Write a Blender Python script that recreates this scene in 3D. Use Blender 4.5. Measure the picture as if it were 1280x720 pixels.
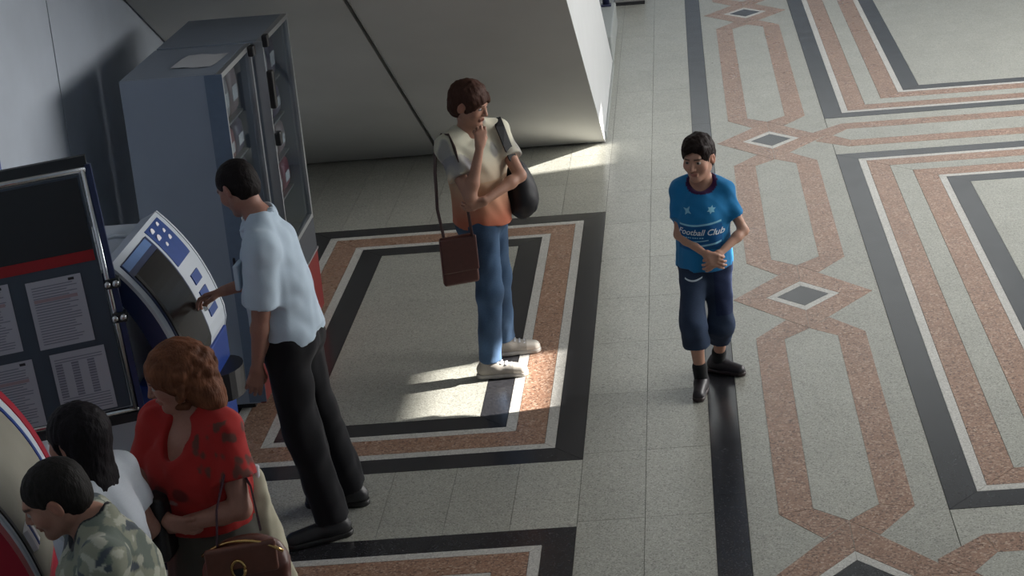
import bpy, bmesh, math, random
import numpy as np
from mathutils import Vector, Matrix

# ------------------------------------------------------------------ scene, camera, light
for o in list(bpy.data.objects):
    bpy.data.objects.remove(o)
scene = bpy.context.scene
COL = scene.collection
CAM_H = 4.0518

cam_data = bpy.data.cameras.new('camera')
cam = bpy.data.objects.new('camera', cam_data)
COL.objects.link(cam)
cam.matrix_world = (Matrix.Translation((0, 0, CAM_H)) @ Matrix.Rotation(math.radians(2.23156), 4, 'Z')
                    @ Matrix.Rotation(math.radians(76.8712), 4, 'X') @ Matrix.Rotation(math.radians(-4.9123), 4, 'Z'))
cam_data.sensor_fit = 'HORIZONTAL'
cam_data.sensor_width = 36.0
cam_data.lens = 36.0 * 2268.46 / 1280.0
cam_data.shift_x = (640.0 - 782.07) / 1280.0
cam_data.shift_y = -(360.0 - 47.0) / 1280.0
cam_data.clip_end = 200
scene.camera = cam

world = bpy.data.worlds.new('hall_daylight')
scene.world = world
world.use_nodes = True
world.node_tree.nodes['Background'].inputs[0].default_value = (0.91, 0.95, 0.94, 1)
world.node_tree.nodes['Background'].inputs[1].default_value = 1.22

def add_light(name, kind, loc, direction, energy, color, **kw):
    d = bpy.data.lights.new(name, kind)
    d.energy = energy; d.color = color
    for k, v in kw.items():
        setattr(d, k, v)
    o = bpy.data.objects.new(name, d); COL.objects.link(o)
    o.location = loc
    o.rotation_euler = Vector(direction).to_track_quat('-Z', 'Y').to_euler()
    return o
# area lamp standing in for unseen windows in the right-hand wall
add_light('window_daylight', 'AREA', (5.9, 12.6, 3.0), (-1, 0.0, -0.22), 700, (1.0, 0.98, 0.95),
          shape='RECTANGLE', size=9.0, size_y=2.6)
# low sun let in by unseen openings shaped for its floor patches
add_light('sun', 'SUN', (12, 9, 6), (-1.0, -0.22, -0.445), 27.0, (1.0, 0.95, 0.88), angle=0.012)

vs = scene.view_settings
vs.view_transform = 'Standard'; vs.look = 'None'; vs.gamma = 1.0; vs.use_curve_mapping = False
vs.exposure = 0.0

# ------------------------------------------------------------------ materials
MATS = {}
def new_mat(name):
    m = bpy.data.materials.new(name); m.use_nodes = True
    MATS[name] = m
    nt = m.node_tree
    return m, nt, nt.nodes['Principled BSDF']

def mat(name, color, rough=0.5, metal=0.0, noise=0.06, scale=30.0, bump=0.0, coat=0.0, spec=0.5, coords='Object', stretch=(1, 1, 1), emit=None, estr=0.0):
    m, nt, b = new_mat(name)
    N = nt.nodes; L = nt.links
    tc = N.new('ShaderNodeTexCoord'); mp = N.new('ShaderNodeMapping'); mp.inputs['Scale'].default_value = stretch
    L.new(tc.outputs[coords], mp.inputs[0])
    n = N.new('ShaderNodeTexNoise'); n.inputs['Scale'].default_value = scale; n.inputs['Detail'].default_value = 4
    L.new(mp.outputs[0], n.inputs['Vector'])
    r = N.new('ShaderNodeMapRange'); r.inputs[3].default_value = 1 - noise * 2; r.inputs[4].default_value = 1 + noise * 2
    L.new(n.outputs['Fac'], r.inputs[0])
    mx = N.new('ShaderNodeMix'); mx.data_type = 'RGBA'; mx.blend_type = 'MULTIPLY'; mx.inputs[0].default_value = 1
    mx.inputs[6].default_value = (*color, 1)
    L.new(r.outputs[0], mx.inputs[7])
    L.new(mx.outputs[2], b.inputs['Base Color'])
    b.inputs['Roughness'].default_value = rough; b.inputs['Metallic'].default_value = metal
    b.inputs['Coat Weight'].default_value = coat
    b.inputs['Specular IOR Level'].default_value = spec
    if bump:
        bp = N.new('ShaderNodeBump'); bp.inputs['Strength'].default_value = bump; bp.inputs['Distance'].default_value = 0.004
        L.new(n.outputs['Fac'], bp.inputs['Height']); L.new(bp.outputs[0], b.inputs['Normal'])
    if emit:
        b.inputs['Emission Color'].default_value = (*emit, 1); b.inputs['Emission Strength'].default_value = estr
    return m

def attr_mat(name, rough=0.6, scale=60.0, noise=0.06, bump=0.15, dist=0.002, stretch=(1, 1, 1), sheen=0.0, sss=0.0, spec=0.4):
    """colour comes from the mesh's own 'Col' attribute (dyed cloth, skin) with fine grain on top"""
    m, nt, b = new_mat(name)
    N = nt.nodes; L = nt.links
    at = N.new('ShaderNodeAttribute'); at.attribute_name = 'Col'
    tc = N.new('ShaderNodeTexCoord'); mp = N.new('ShaderNodeMapping'); mp.inputs['Scale'].default_value = stretch
    L.new(tc.outputs['Object'], mp.inputs[0])
    n = N.new('ShaderNodeTexNoise'); n.inputs['Scale'].default_value = scale; n.inputs['Detail'].default_value = 5
    L.new(mp.outputs[0], n.inputs['Vector'])
    r = N.new('ShaderNodeMapRange'); r.inputs[3].default_value = 1 - noise * 2; r.inputs[4].default_value = 1 + noise * 2
    L.new(n.outputs['Fac'], r.inputs[0])
    mx = N.new('ShaderNodeMix'); mx.data_type = 'RGBA'; mx.blend_type = 'MULTIPLY'; mx.inputs[0].default_value = 1
    L.new(at.outputs['Color'], mx.inputs[6]); L.new(r.outputs[0], mx.inputs[7])
    L.new(mx.outputs[2], b.inputs['Base Color'])
    b.inputs['Roughness'].default_value = rough
    b.inputs['Specular IOR Level'].default_value = spec
    b.inputs['Sheen Weight'].default_value = sheen
    if sss:
        b.inputs['Subsurface Weight'].default_value = sss
        b.inputs['Subsurface Radius'].default_value = (0.012, 0.005, 0.003)
        b.inputs['Subsurface Scale'].default_value = 1.0
    if bump:
        bp = N.new('ShaderNodeBump'); bp.inputs['Strength'].default_value = bump; bp.inputs['Distance'].default_value = dist
        L.new(n.outputs['Fac'], bp.inputs['Height']); L.new(bp.outputs[0], b.inputs['Normal'])
    return m

def stone(name, base, fleck, dark, rough, scale=170.0, amount=0.5):
    """polished terrazzo / granite: mottled ground with light and dark chips"""
    m, nt, b = new_mat(name)
    N = nt.nodes; L = nt.links
    geo = N.new('ShaderNodeNewGeometry')
    v = N.new('ShaderNodeTexVoronoi'); v.inputs['Scale'].default_value = scale
    L.new(geo.outputs['Position'], v.inputs['Vector'])
    r1 = N.new('ShaderNodeValToRGB')
    r1.color_ramp.elements[0].color = (*dark, 1); r1.color_ramp.elements[0].position = 0.0
    r1.color_ramp.elements[1].color = (*fleck, 1); r1.color_ramp.elements[1].position = 1.0
    e = r1.color_ramp.elements.new(0.30); e.color = (*base, 1)
    e = r1.color_ramp.elements.new(0.72); e.color = (*base, 1)
    sep = N.new('ShaderNodeSeparateColor'); L.new(v.outputs['Color'], sep.inputs[0])
    L.new(sep.outputs[0], r1.inputs[0])
    n = N.new('ShaderNodeTexNoise'); n.inputs['Scale'].default_value = 3.0; n.inputs['Detail'].default_value = 6
    L.new(geo.outputs['Position'], n.inputs['Vector'])
    rr = N.new('ShaderNodeMapRange'); rr.inputs[3].default_value = 0.86; rr.inputs[4].default_value = 1.14
    L.new(n.outputs['Fac'], rr.inputs[0])
    mx = N.new('ShaderNodeMix'); mx.data_type = 'RGBA'; mx.blend_type = 'MULTIPLY'; mx.inputs[0].default_value = 1
    L.new(r1.outputs[0], mx.inputs[6]); L.new(rr.outputs[0], mx.inputs[7])
    oi = N.new('ShaderNodeObjectInfo')
    r3 = N.new('ShaderNodeMapRange'); r3.inputs[3].default_value = 0.95; r3.inputs[4].default_value = 1.05
    L.new(oi.outputs['Random'], r3.inputs[0])
    mx2 = N.new('ShaderNodeMix'); mx2.data_type = 'RGBA'; mx2.blend_type = 'MULTIPLY'; mx2.inputs[0].default_value = 1
    L.new(mx.outputs[2], mx2.inputs[6]); L.new(r3.outputs[0], mx2.inputs[7])
    L.new(mx2.outputs[2], b.inputs['Base Color'])
    n2 = N.new('ShaderNodeTexNoise'); n2.inputs['Scale'].default_value = 5.0; n2.inputs['Detail'].default_value = 5
    L.new(geo.outputs['Position'], n2.inputs['Vector'])
    r2 = N.new('ShaderNodeMapRange'); r2.inputs[3].default_value = rough * 0.8; r2.inputs[4].default_value = rough * 1.25
    L.new(n2.outputs['Fac'], r2.inputs[0]); L.new(r2.outputs[0], b.inputs['Roughness'])
    return m

def glass_mat(name, tint=(0.8, 0.85, 0.85), ref=0.25):
    m = bpy.data.materials.new(name); m.use_nodes = True; MATS[name] = m
    nt = m.node_tree; N = nt.nodes; L = nt.links
    N.remove(N['Principled BSDF'])
    t = N.new('ShaderNodeBsdfTransparent'); t.inputs[0].default_value = (*tint, 1)
    g = N.new('ShaderNodeBsdfGlossy'); g.inputs[0].default_value = (0.9, 0.95, 1, 1); g.inputs['Roughness'].default_value = 0.06
    f = N.new('ShaderNodeFresnel'); f.inputs[0].default_value = 1.35
    geo = N.new('ShaderNodeNewGeometry'); inv = N.new('ShaderNodeMath'); inv.operation = 'SUBTRACT'; inv.inputs[0].default_value = 1.0
    mul = N.new('ShaderNodeMath'); mul.operation = 'MULTIPLY'
    L.new(geo.outputs['Backfacing'], inv.inputs[1]); L.new(f.outputs[0], mul.inputs[0]); L.new(inv.outputs[0], mul.inputs[1])
    mx = N.new('ShaderNodeMixShader')
    L.new(mul.outputs[0], mx.inputs[0]); L.new(t.outputs[0], mx.inputs[1]); L.new(g.outputs[0], mx.inputs[2])
    L.new(mx.outputs[0], N['Material Output'].inputs[0])
    return m

stone('terrazzo_light', (0.325, 0.325, 0.285), (0.455, 0.455, 0.41), (0.17, 0.17, 0.15), 0.30)
stone('terrazzo_pale_line', (0.46, 0.45, 0.42), (0.60, 0.59, 0.55), (0.30, 0.29, 0.27), 0.30)
stone('granite_red', (0.275, 0.160, 0.108), (0.45, 0.33, 0.25), (0.10, 0.055, 0.04), 0.28, scale=110)
stone('granite_black', (0.022, 0.022, 0.025), (0.04, 0.04, 0.045), (0.012, 0.012, 0.014), 0.22)
mat('grout', (0.11, 0.11, 0.10), 0.9)
mat('plaster_wall', (0.46, 0.51, 0.58), 0.75, noise=0.10, scale=2.2, bump=0.05)
mat('stair_concrete', (0.50, 0.50, 0.485), 0.55, noise=0.07, scale=1.6, bump=0.04)
mat('far_wall_paint', (0.60, 0.68, 0.78), 0.7, noise=0.05, scale=1.0)
mat('stair_white', (0.52, 0.535, 0.54), 0.6, noise=0.03, scale=3)
mat('joint_dark', (0.02, 0.02, 0.02), 0.8)
mat('machine_grey', (0.30, 0.345, 0.42), 0.45, noise=0.05, scale=3)
mat('machine_dark', (0.045, 0.05, 0.06), 0.45)
mat('machine_blue_edge', (0.14, 0.19, 0.27), 0.4)
mat('machine_red', (0.16, 0.014, 0.013), 0.4)
mat('machine_inside', (0.10, 0.10, 0.11), 0.7)
mat('aluminium', (0.50, 0.52, 0.54), 0.35, metal=0.85, noise=0.04, scale=20)
mat('chrome', (0.65, 0.66, 0.68), 0.18, metal=1.0, noise=0.03)
mat('black_plastic', (0.012, 0.012, 0.014), 0.4)
mat('kiosk_white', (0.55, 0.60, 0.66), 0.4, noise=0.04, scale=3)
mat('kiosk_blue', (0.012, 0.045, 0.24), 0.35, noise=0.05, scale=3)
mat('kiosk_navy', (0.02, 0.035, 0.10), 0.4)
mat('kiosk_red', (0.36, 0.010, 0.03), 0.35, noise=0.05, scale=3)
mat('screen', (0.012, 0.012, 0.013), 0.22, noise=0.15, scale=2)
mat('label_blue', (0.03, 0.07, 0.25), 0.4)
mat('label_sky', (0.12, 0.22, 0.45), 0.4)
mat('icon_white', (0.80, 0.78, 0.82), 0.5)
mat('board_header', (0.012, 0.016, 0.02), 0.5)
mat('board_grey', (0.050, 0.068, 0.095), 0.6, noise=0.05, scale=4)
mat('board_red', (0.30, 0.008, 0.012), 0.5)
mat('paper', (0.42, 0.42, 0.48), 0.8, noise=0.03, scale=6)
mat('paper_white', (0.62, 0.63, 0.66), 0.8, noise=0.03, scale=6)
mat('ink', (0.20, 0.20, 0.25), 0.8)
mat('ink_dark', (0.03, 0.03, 0.035), 0.8)
mat('ink_red', (0.36, 0.26, 0.28), 0.8)
mat('post_navy', (0.012, 0.016, 0.05), 0.5)
mat('plinth_grey', (0.30, 0.32, 0.31), 0.6)
mat('bin_grey', (0.20, 0.20, 0.19), 0.6)
glass_mat('door_glass', (0.72, 0.76, 0.78))
attr_mat('skin', rough=0.5, scale=90, noise=0.05, bump=0.08, dist=0.001, sss=0.08, spec=0.35)
attr_mat('cotton', rough=0.85, scale=240, noise=0.05, bump=0.12, dist=0.0012, sheen=0.1, spec=0.2)
attr_mat('denim', rough=0.85, scale=160, noise=0.12, bump=0.2, dist=0.0015, spec=0.2)
attr_mat('hair', rough=0.62, scale=55, noise=0.30, bump=0.7, dist=0.004, stretch=(3, 3, 0.7), spec=0.12)
attr_mat('leather', rough=0.42, scale=45, noise=0.12, bump=0.25, dist=0.002, spec=0.5)
attr_mat('nylon', rough=0.6, scale=200, noise=0.10, bump=0.2, dist=0.001, spec=0.4)
mat('beige_panel', (0.22, 0.21, 0.17), 0.6, noise=0.12, scale=5)
mat('gold', (0.62, 0.40, 0.16), 0.25, metal=1.0)
mat('eye', (0.34, 0.31, 0.29), 0.3, noise=0.01)
mat('iris', (0.02, 0.012, 0.008), 0.15, noise=0.01)
mat('print_white', (0.70, 0.78, 0.84), 0.8)
mat('print_cyan', (0.25, 0.58, 0.75), 0.8)
mat('button', (0.01, 0.012, 0.02), 0.4)

# ------------------------------------------------------------------ object helpers
def link(o, parent=None):
    COL.objects.link(o)
    if parent is not None:
        o.parent = parent
    return o

def tag(o, label=None, cat=None, group=None, kind=None):
    if label: o['label'] = label
    if cat: o['category'] = cat
    if group: o['group'] = group
    if kind: o['kind'] = kind
    return o

def empty(name, loc=(0, 0, 0), rotz=0.0, label=None, cat=None, group=None):
    o = bpy.data.objects.new(name, None); COL.objects.link(o)
    o.location = loc; o.rotation_euler = (0, 0, rotz); o.empty_display_size = 0.1
    return tag(o, label, cat, group)

def mesh_obj(name, verts, faces, material, parent=None, smooth=False, col=None):
    me = bpy.data.meshes.new(name)
    me.from_pydata([tuple(v) for v in verts], [], [tuple(f) for f in faces])
    me.materials.append(MATS[material])
    if smooth:
        me.polygons.foreach_set('use_smooth', [True] * len(me.polygons))
    if col is not None:
        a = me.attributes.new('Col', 'FLOAT_COLOR', 'POINT')
        a.data.foreach_set('color', np.concatenate([np.asarray(col, np.float32), np.ones((len(verts), 1), np.float32)], 1).ravel())
    me.update()
    return link(bpy.data.objects.new(name, me), parent)

class MB:
    """collects boxes, prisms, tubes into ONE mesh"""
    def __init__(s): s.v = []; s.f = []
    def add(s, vs, fs):
        b = len(s.v); s.v += [tuple(map(float, v)) for v in vs]; s.f += [tuple(b + i for i in f) for f in fs]; return s
    def box(s, x0, x1, y0, y1, z0, z1, bev=0.0):
        if bev <= 0:
            vs = [(x0, y0, z0), (x1, y0, z0), (x1, y1, z0), (x0, y1, z0), (x0, y0, z1), (x1, y0, z1), (x1, y1, z1), (x0, y1, z1)]
            return s.add(vs, [(0, 3, 2, 1), (4, 5, 6, 7), (0, 1, 5, 4), (1, 2, 6, 5), (2, 3, 7, 6), (3, 0, 4, 7)])
        bm = bmesh.new()
        bmesh.ops.create_cube(bm, size=1)
        for v in bm.verts:
            v.co = Vector(((x0 + x1) / 2 + v.co.x * (x1 - x0), (y0 + y1) / 2 + v.co.y * (y1 - y0), (z0 + z1) / 2 + v.co.z * (z1 - z0)))
        bmesh.ops.bevel(bm, geom=list(bm.edges), offset=bev, segments=2, affect='EDGES', profile=0.5)
        bm.verts.index_update()
        s.add([v.co[:] for v in bm.verts], [[v.index for v in f.verts] for f in bm.faces]); bm.free(); return s
    def prism(s, poly, z0, z1):
        a = sum(poly[i][0] * poly[(i + 1) % len(poly)][1] - poly[(i + 1) % len(poly)][0] * poly[i][1] for i in range(len(poly)))
        if a < 0: poly = poly[::-1]
        n = len(poly)
        vs = [(p[0], p[1], z0) for p in poly] + [(p[0], p[1], z1) for p in poly]
        return s.add(vs, [tuple(range(n - 1, -1, -1)), tuple(range(n, 2 * n))] + [(i, (i + 1) % n, n + (i + 1) % n, n + i) for i in range(n)])
    def tube(s, pts, r, n=10, caps=True):
        pts = [Vector(p) for p in pts]
        rs = r if isinstance(r, (list, tuple)) else [r] * len(pts)
        t0 = (pts[1] - pts[0]).normalized()
        ref = Vector((0, 0, 1)) if abs(t0.z) < 0.9 else Vector((1, 0, 0))
        b = len(s.v)
        prev = None
        for i, p in enumerate(pts):
            t = (pts[min(i + 1, len(pts) - 1)] - pts[max(i - 1, 0)]).normalized()
            u = (prev - t * prev.dot(t)).normalized() if prev is not None else t.cross(ref).normalized()
            prev = u; w = t.cross(u)
            for k in range(n):
                a = 2 * math.pi * k / n
                q = p + (u * math.cos(a) + w * math.sin(a)) * rs[i]
                s.v.append((q.x, q.y, q.z))
        for i in range(len(pts) - 1):
            for k in range(n):
                s.f.append((b + i * n + k, b + i * n + (k + 1) % n, b + (i + 1) * n + (k + 1) % n, b + (i + 1) * n + k))
        if caps:
            s.f.append(tuple(b + k for k in range(n - 1, -1, -1))); e = b + (len(pts) - 1) * n
            s.f.append(tuple(e + k for k in range(n)))
        return s
    def strap(s, pts, wdir, w, th):
        """flat band along pts; wdir = width direction per point or one vector"""
        pts = [Vector(p) for p in pts]; b = len(s.v)
        for i, p in enumerate(pts):
            t = (pts[min(i + 1, len(pts) - 1)] - pts[max(i - 1, 0)]).normalized()
            wd = Vector(wdir); wd = (wd - t * wd.dot(t)).normalized(); nn = t.cross(wd)
            for sx, sz in ((-1, -1), (1, -1), (1, 1), (-1, 1)):
                q = p + wd * (sx * w / 2) + nn * (sz * th / 2); s.v.append((q.x, q.y, q.z))
        for i in range(len(pts) - 1):
            for k in range(4):
                s.f.append((b + i * 4 + k, b + i * 4 + (k + 1) % 4, b + i * 4 + 4 + (k + 1) % 4, b + i * 4 + 4 + k))
        e = b + (len(pts) - 1) * 4
        s.f += [(b + 3, b + 2, b + 1, b), (e, e + 1, e + 2, e + 3)]
        return s
    def build(s, name, material, parent=None, smooth=False, col=None):
        return mesh_obj(name, s.v, s.f, material, parent, smooth, None if col is None else [col] * len(s.v))

# ------------------------------------------------------------------ floor: inlaid slabs (one unit = one black strip, 15 cm)
U = 0.15
UX0 = -0.5477
def ux(u): return (u + UX0) * U
def uy(v): return v * U
floor = MB().box(-6, 6.4, -2, 30, -0.2, -0.004).build('floor', 'grout')
tag(floor, kind='structure')
GAP = 0.0012
rf = random.Random(5)
def piece(name, poly, material):
    """one inlaid slab; poly in floor units"""
    P = [Vector((ux(a), uy(b))) for a, b in poly]
    n = len(P)
    ar = sum(P[i].x * P[(i + 1) % n].y - P[(i + 1) % n].x * P[i].y for i in range(n))
    if ar < 0: P = P[::-1]
    out = []
    for i in range(n):
        a, b, c = P[i - 1], P[i], P[(i + 1) % n]
        d1 = (b - a).normalized(); d2 = (c - b).normalized()
        n1 = Vector((-d1.y, d1.x)); n2 = Vector((-d2.y, d2.x))
        bis = n1 + n2
        k = 2 * GAP / max(bis.length_squared, 0.3)
        out.append((b.x + bis.x * k, b.y + bis.y * k))
    m = MB(); h = rf.uniform(-0.0004, 0.0)
    m.prism(out, -0.012, h)
    return m.build(name, material, floor)
def rect(name, x0, x1, y0, y1, material): return piece(name, [(x0, y0), (x1, y0), (x1, y1), (x0, y1)], material)

def frame_band(x0, x1, y0, y1, w, material, name):
    """four mitred strips of a rectangular border, outer bounds given, width w"""
    a = [(x0, y0), (x1, y0), (x1, y1), (x0, y1)]
    wx = w if isinstance(w, (tuple, list)) else (w, w)
    b = [(x0 + wx[0], y0 + wx[1]), (x1 - wx[0], y0 + wx[1]), (x1 - wx[0], y1 - wx[1]), (x0 + wx[0], y1 - wx[1])]
    for i in range(4):
        piece(name, [a[i], a[(i + 1) % 4], b[(i + 1) % 4], b[i]], material)
    return b[0][0], b[1][0], b[0][1], b[2][1]

def panel(x0, x1, y0, y1, bands, field=(1, 1)):
    r = (x0, x1, y0, y1)
    for w, m, nm in bands:
        r = frame_band(*r, w, m, nm)
    rect('field_slab', *r, 'terrazzo_light')
BL, LT, RD = ('granite_black', 'black_strip'), ('terrazzo_pale_line', 'pale_strip'), ('granite_red', 'red_strip')
left_bands = [(1.0, *BL), (0.36, *LT), (1.06, *RD), (0.36, *LT), (1.0, *BL)]
panel(-17.95, -4.2, 55.09, 80.46, [((0.98, 1.02), *BL), (0.38, *LT), ((1.06, 1.12), *RD), (0.38, *LT), (1.0, *BL)])
panel(-17.95, -4.2, 24.0, 50.6, left_bands)
LTM = ('terrazzo_light', 'pale_band')
right_bands = [(1.0, *BL), (0.36, *LT), (1.02, *RD), (0.98, *LTM), (1.06, *RD), (0.34, *LT), (0.97, *BL)]
panel(7.1, 44.0, 50.12, 86.72, right_bands)
panel(7.1, 44.0, 93.22, 131.0, [((1.0, .86), *BL), (0.36, *LT), ((1.02, 0.95), *RD), (0.98, *LTM), ((1.06, 1.0), *RD), (0.34, *LT), ((0.97, .85), *BL)])
panel(7.1, 44.0, 8.0, 42.7, right_bands)
# black guide strip, in lengths
ys = [10, 24, 38, 52, 66, 80, 94, 108, 122, 136, 160]
for a, b in zip(ys[:-1], ys[1:]):
    rect('black_strip', 0.03, 1.03, a, b, 'granite_black')
# slabs of the aisle left of the strip
row = 4.62; y = 41.65
while y < 150:
    rect('floor_slab', -4.2, -2.1, y, y + row, 'terrazzo_light')
    rect('floor_slab', -2.1, 0.03, y + (0.1 if False else 0), y + row, 'terrazzo_light')
    y += row
# slabs between the two left panels, and beyond them under the stair
x = -4.2
while x > -22:
    rect('floor_slab', x - 2.08, x, 50.6, 55.09, 'terrazzo_light')
    for j in range(3):
        rect('floor_slab', x - 2.08, x, 80.46 + j * 4.6, 80.46 + j * 4.6 + 4.6, 'terrazzo_light')
    x -= 2.08
rect('floor_slab', -30, -4.2, 94.26, 150, 'terrazzo_light')
rect('floor_slab', -25, -17.95, 24, 50.6, 'terrazzo_light')
rect('floor_slab', -25, -17.95, 55.09, 80.46, 'terrazzo_light')

# corridor with the lozenge chain (centre line CX), and the two cross corridors
CX = 4.05
def poly_off(cx, cy, pts, swap=False, sx=1, sy=1):
    return [((cx + b * sx, cy + a * sy) if swap else (cx + a * sx, cy + b * sy)) for a, b in pts]
def lozenge(cx, cy, k=1.0):
    piece('black_lozenge', poly_off(cx, cy, [(-1.03, 0), (0, -1.08 * k), (1.03, 0), (0, 1.08 * k)]), 'granite_black')
    o, i = (1.46, 1.58 * k), (1.03, 1.08 * k)
    for s1, s2 in ((1, 1), (-1, 1), (-1, -1), (1, -1)):
        piece('pale_strip', poly_off(cx, cy, [(o[0] * s1, 0), (0, o[1] * s2), (0, i[1] * s2), (i[0] * s1, 0)]), 'terrazzo_pale_line')
    O = (2.78, 3.40 * k)
    for s1, s2 in ((1, 1), (-1, 1), (-1, -1), (1, -1)):
        piece('red_strip', poly_off(cx, cy, [(O[0] * s1, 0), (0, O[1] * s2), (0, o[1] * s2), (o[0] * s1, 0)]), 'granite_red')
# key offsets from a lozenge centre along the corridor
APEX, ISH, OSH, NX, NY = 3.40, (1.0, 4.28), (2.07, 4.05), 0.83, 2.42
def hexagon(cx, c0, c1, swap=False, k0=1.0, k1=1.0, end=None):
    """elongated hexagon of the chain between lozenge centres c0 and c1 (along y, or along x if swap)"""
    def pt(a, along): return (along, cx + a) if swap else (cx + a, along)
    i0, i1 = c0 + ISH[1] * k0, c1 - ISH[1] * k1
    o0, o1 = c0 + OSH[1] * k0, c1 - OSH[1] * k1
    a0, a1 = c0 + APEX * k0, c1 - APEX * k1
    piece('pale_hexagon', [pt(0, a0), pt(ISH[0], i0), pt(ISH[0], i1), pt(0, a1), pt(-ISH[0], i1), pt(-ISH[0], i0)], 'terrazzo_light')
    n = max(1, int(round((i1 - i0) / 9)))
    for s in (1, -1):
        mid = [(i0 + (i1 - i0) * j / n, o0 + (o1 - o0) * j / n) for j in range(n + 1)]
        for (ia, oa), (ib, ob) in zip(mid[:-1], mid[1:]):
            piece('red_strip', [pt(s * ISH[0], ia), pt(s * OSH[0], oa), pt(s * OSH[0], ob), pt(s * ISH[0], ib)], 'granite_red')
        # slanting ends that run into the lozenge border
        piece('red_strip', [pt(0, a0), pt(s * ISH[0], i0), pt(s * OSH[0], o0), pt(s * NX, c0 + NY * k0)], 'granite_red')
        piece('red_strip', [pt(0, a1), pt(s * ISH[0], i1), pt(s * OSH[0], o1), pt(s * NX, c1 - NY * k1)], 'granite_red')
LOZ = [(46.45, 1.0), (68.24, 1.0), (90.07, 1.0), (120.4, 1.05)]
# corridor ground, a few mm below the inlay edges so that joints read
def ground(x0, x1, y0, y1):
    m = MB().prism([(ux(x0), uy(y0)), (ux(x1), uy(y0)), (ux(x1), uy(y1)), (ux(x0), uy(y1))], -0.02, -0.0013)
    return m.build('corridor_slab', 'terrazzo_light', floor)
ground(1.045, 7.085, 10, 160)
ground(7.115, 44, 86.735, 93.205)
ground(7.115, 44, 42.715, 50.105)
for cy, k in LOZ: lozenge(CX, cy, k)
for (a, ka), (b, kb) in zip(LOZ[:-1], LOZ[1:]): hexagon(CX, a, b, False, ka, kb)
hexagon(CX, 24.6, 46.45); lozenge(CX, 24.6)
hexagon(CX, 120.4, 150, False, 1.05, 1.0)
for cy in (90.0, 46.45):
    hexagon(cy, CX, CX + 21.8, True, 0.94, 0.94); lozenge(CX + 21.8, cy)
for cy in (90.0, 46.45):
    for s in (1, -1):
        piece('red_strip', [(CX + 2.78, cy), (CX + 2.27, cy + s * 0.62), (CX + 2.27, cy + s * 0.83), (CX + 3.2, cy)], 'granite_red')

# ------------------------------------------------------------------ walls of the hall
WX = -3.35
wl = MB().box(WX - 0.3, WX - 0.012, -2, 30, -0.004, 6.5).build('wall_left', 'joint_dark')
tag(wl, kind='structure')
for a, b in ((-2, 3.9), (3.9, 6.55), (6.55, 9.18), (9.18, 13.0), (13.0, 20.0), (20.0, 30.0)):
    MB().box(WX - 0.013, WX, a + 0.006, b - 0.006, 0.0, 6.5).build('wall_panel', 'plaster_wall', wl)
# unseen right wall, shaped to block the sun except at its openings
RX = 6.2
m = MB()
# openings sized to form the sun patches on the floor: (y0, y1, z0, z1)
OPEN = [(10.40, 11.22, 3.17, 3.49), (14.73, 15.26, 3.09, 3.42)]
yy = sorted({-6.0, 32.0} | {v for o in OPEN for v in o[:2]})
for a, b in zip(yy[:-1], yy[1:]):
    hit = [o for o in OPEN if o[0] <= a + 1e-6 and o[1] >= b - 1e-6]
    if hit:
        m.box(RX, RX + 0.02, a, b, -0.2, hit[0][2]).box(RX, RX + 0.02, a, b, hit[0][3], 9.0)
    else:
        m.box(RX, RX + 0.02, a, b, -0.2, 9.0)
tag(m.build('wall_right', 'plaster_wall'), kind='structure')

tag(MB().box(-3.8, RX + 0.2, -6, 27, 8.6, 8.8).build('ceiling', 'stair_concrete'), kind='structure')  # added unseen, keeps the sky light to the open far end
tag(MB().box(-3.8, RX, 27.0, 27.2, -0.2, 3.7).build('wall_far', 'far_wall_paint'), kind='structure')  # added unseen, height and tone shaped for the floor's reflections
tag(MB().box(-3.8, RX, -3.2, -3.0, -0.2, 8.6).build('wall_back', 'plaster_wall'), kind='structure')  # added unseen, blocks sky fill from behind the camera

# ------------------------------------------------------------------ staircase: sloping soffit panels and white side wall
SX, SY0, SL = -0.77, 13.78, 0.62
st = empty('staircase', (SX, SY0, 0), 0, 'grey staircase soffit sloping down to the floor, with a white side wall', 'staircase')
def sz(y): return SL * (SY0 - y)         # soffit height above floor
def slab(m, x0, x1, ya, yb, dz0, dz1):
    """sloped slab between world y=ya (low end) and yb, vertical offsets dz0..dz1 above the soffit line"""
    vs = []
    for x in (x0, x1):
        for y in (ya, yb):
            for dz in (dz0, dz1):
                vs.append((x - SX, y - SY0, sz(y) + dz))
    return m.add(vs, [(0, 1, 3, 2), (4, 6, 7, 5), (0, 4, 5, 1), (2, 3, 7, 6), (0, 2, 6, 4), (1, 5, 7, 3)])
YT = 7.0
for x0, x1 in ((-2.062, SX - 0.001), (-3.335, -2.098)):
    slab(MB(), x0, x1, SY0 - 0.02, YT, 0.0, 0.05).build('soffit_panel', 'stair_concrete', st)
slab(MB(), WX + 0.002, SX - 0.01, SY0 + 0.03, YT, 0.05, 0.32).build('stair_slab', 'joint_dark', st)
slab(MB(), -2.068, -2.0625, SY0 - 0.02, YT, -0.012, 0.05).build('joint_trim', 'aluminium', st)
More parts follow.
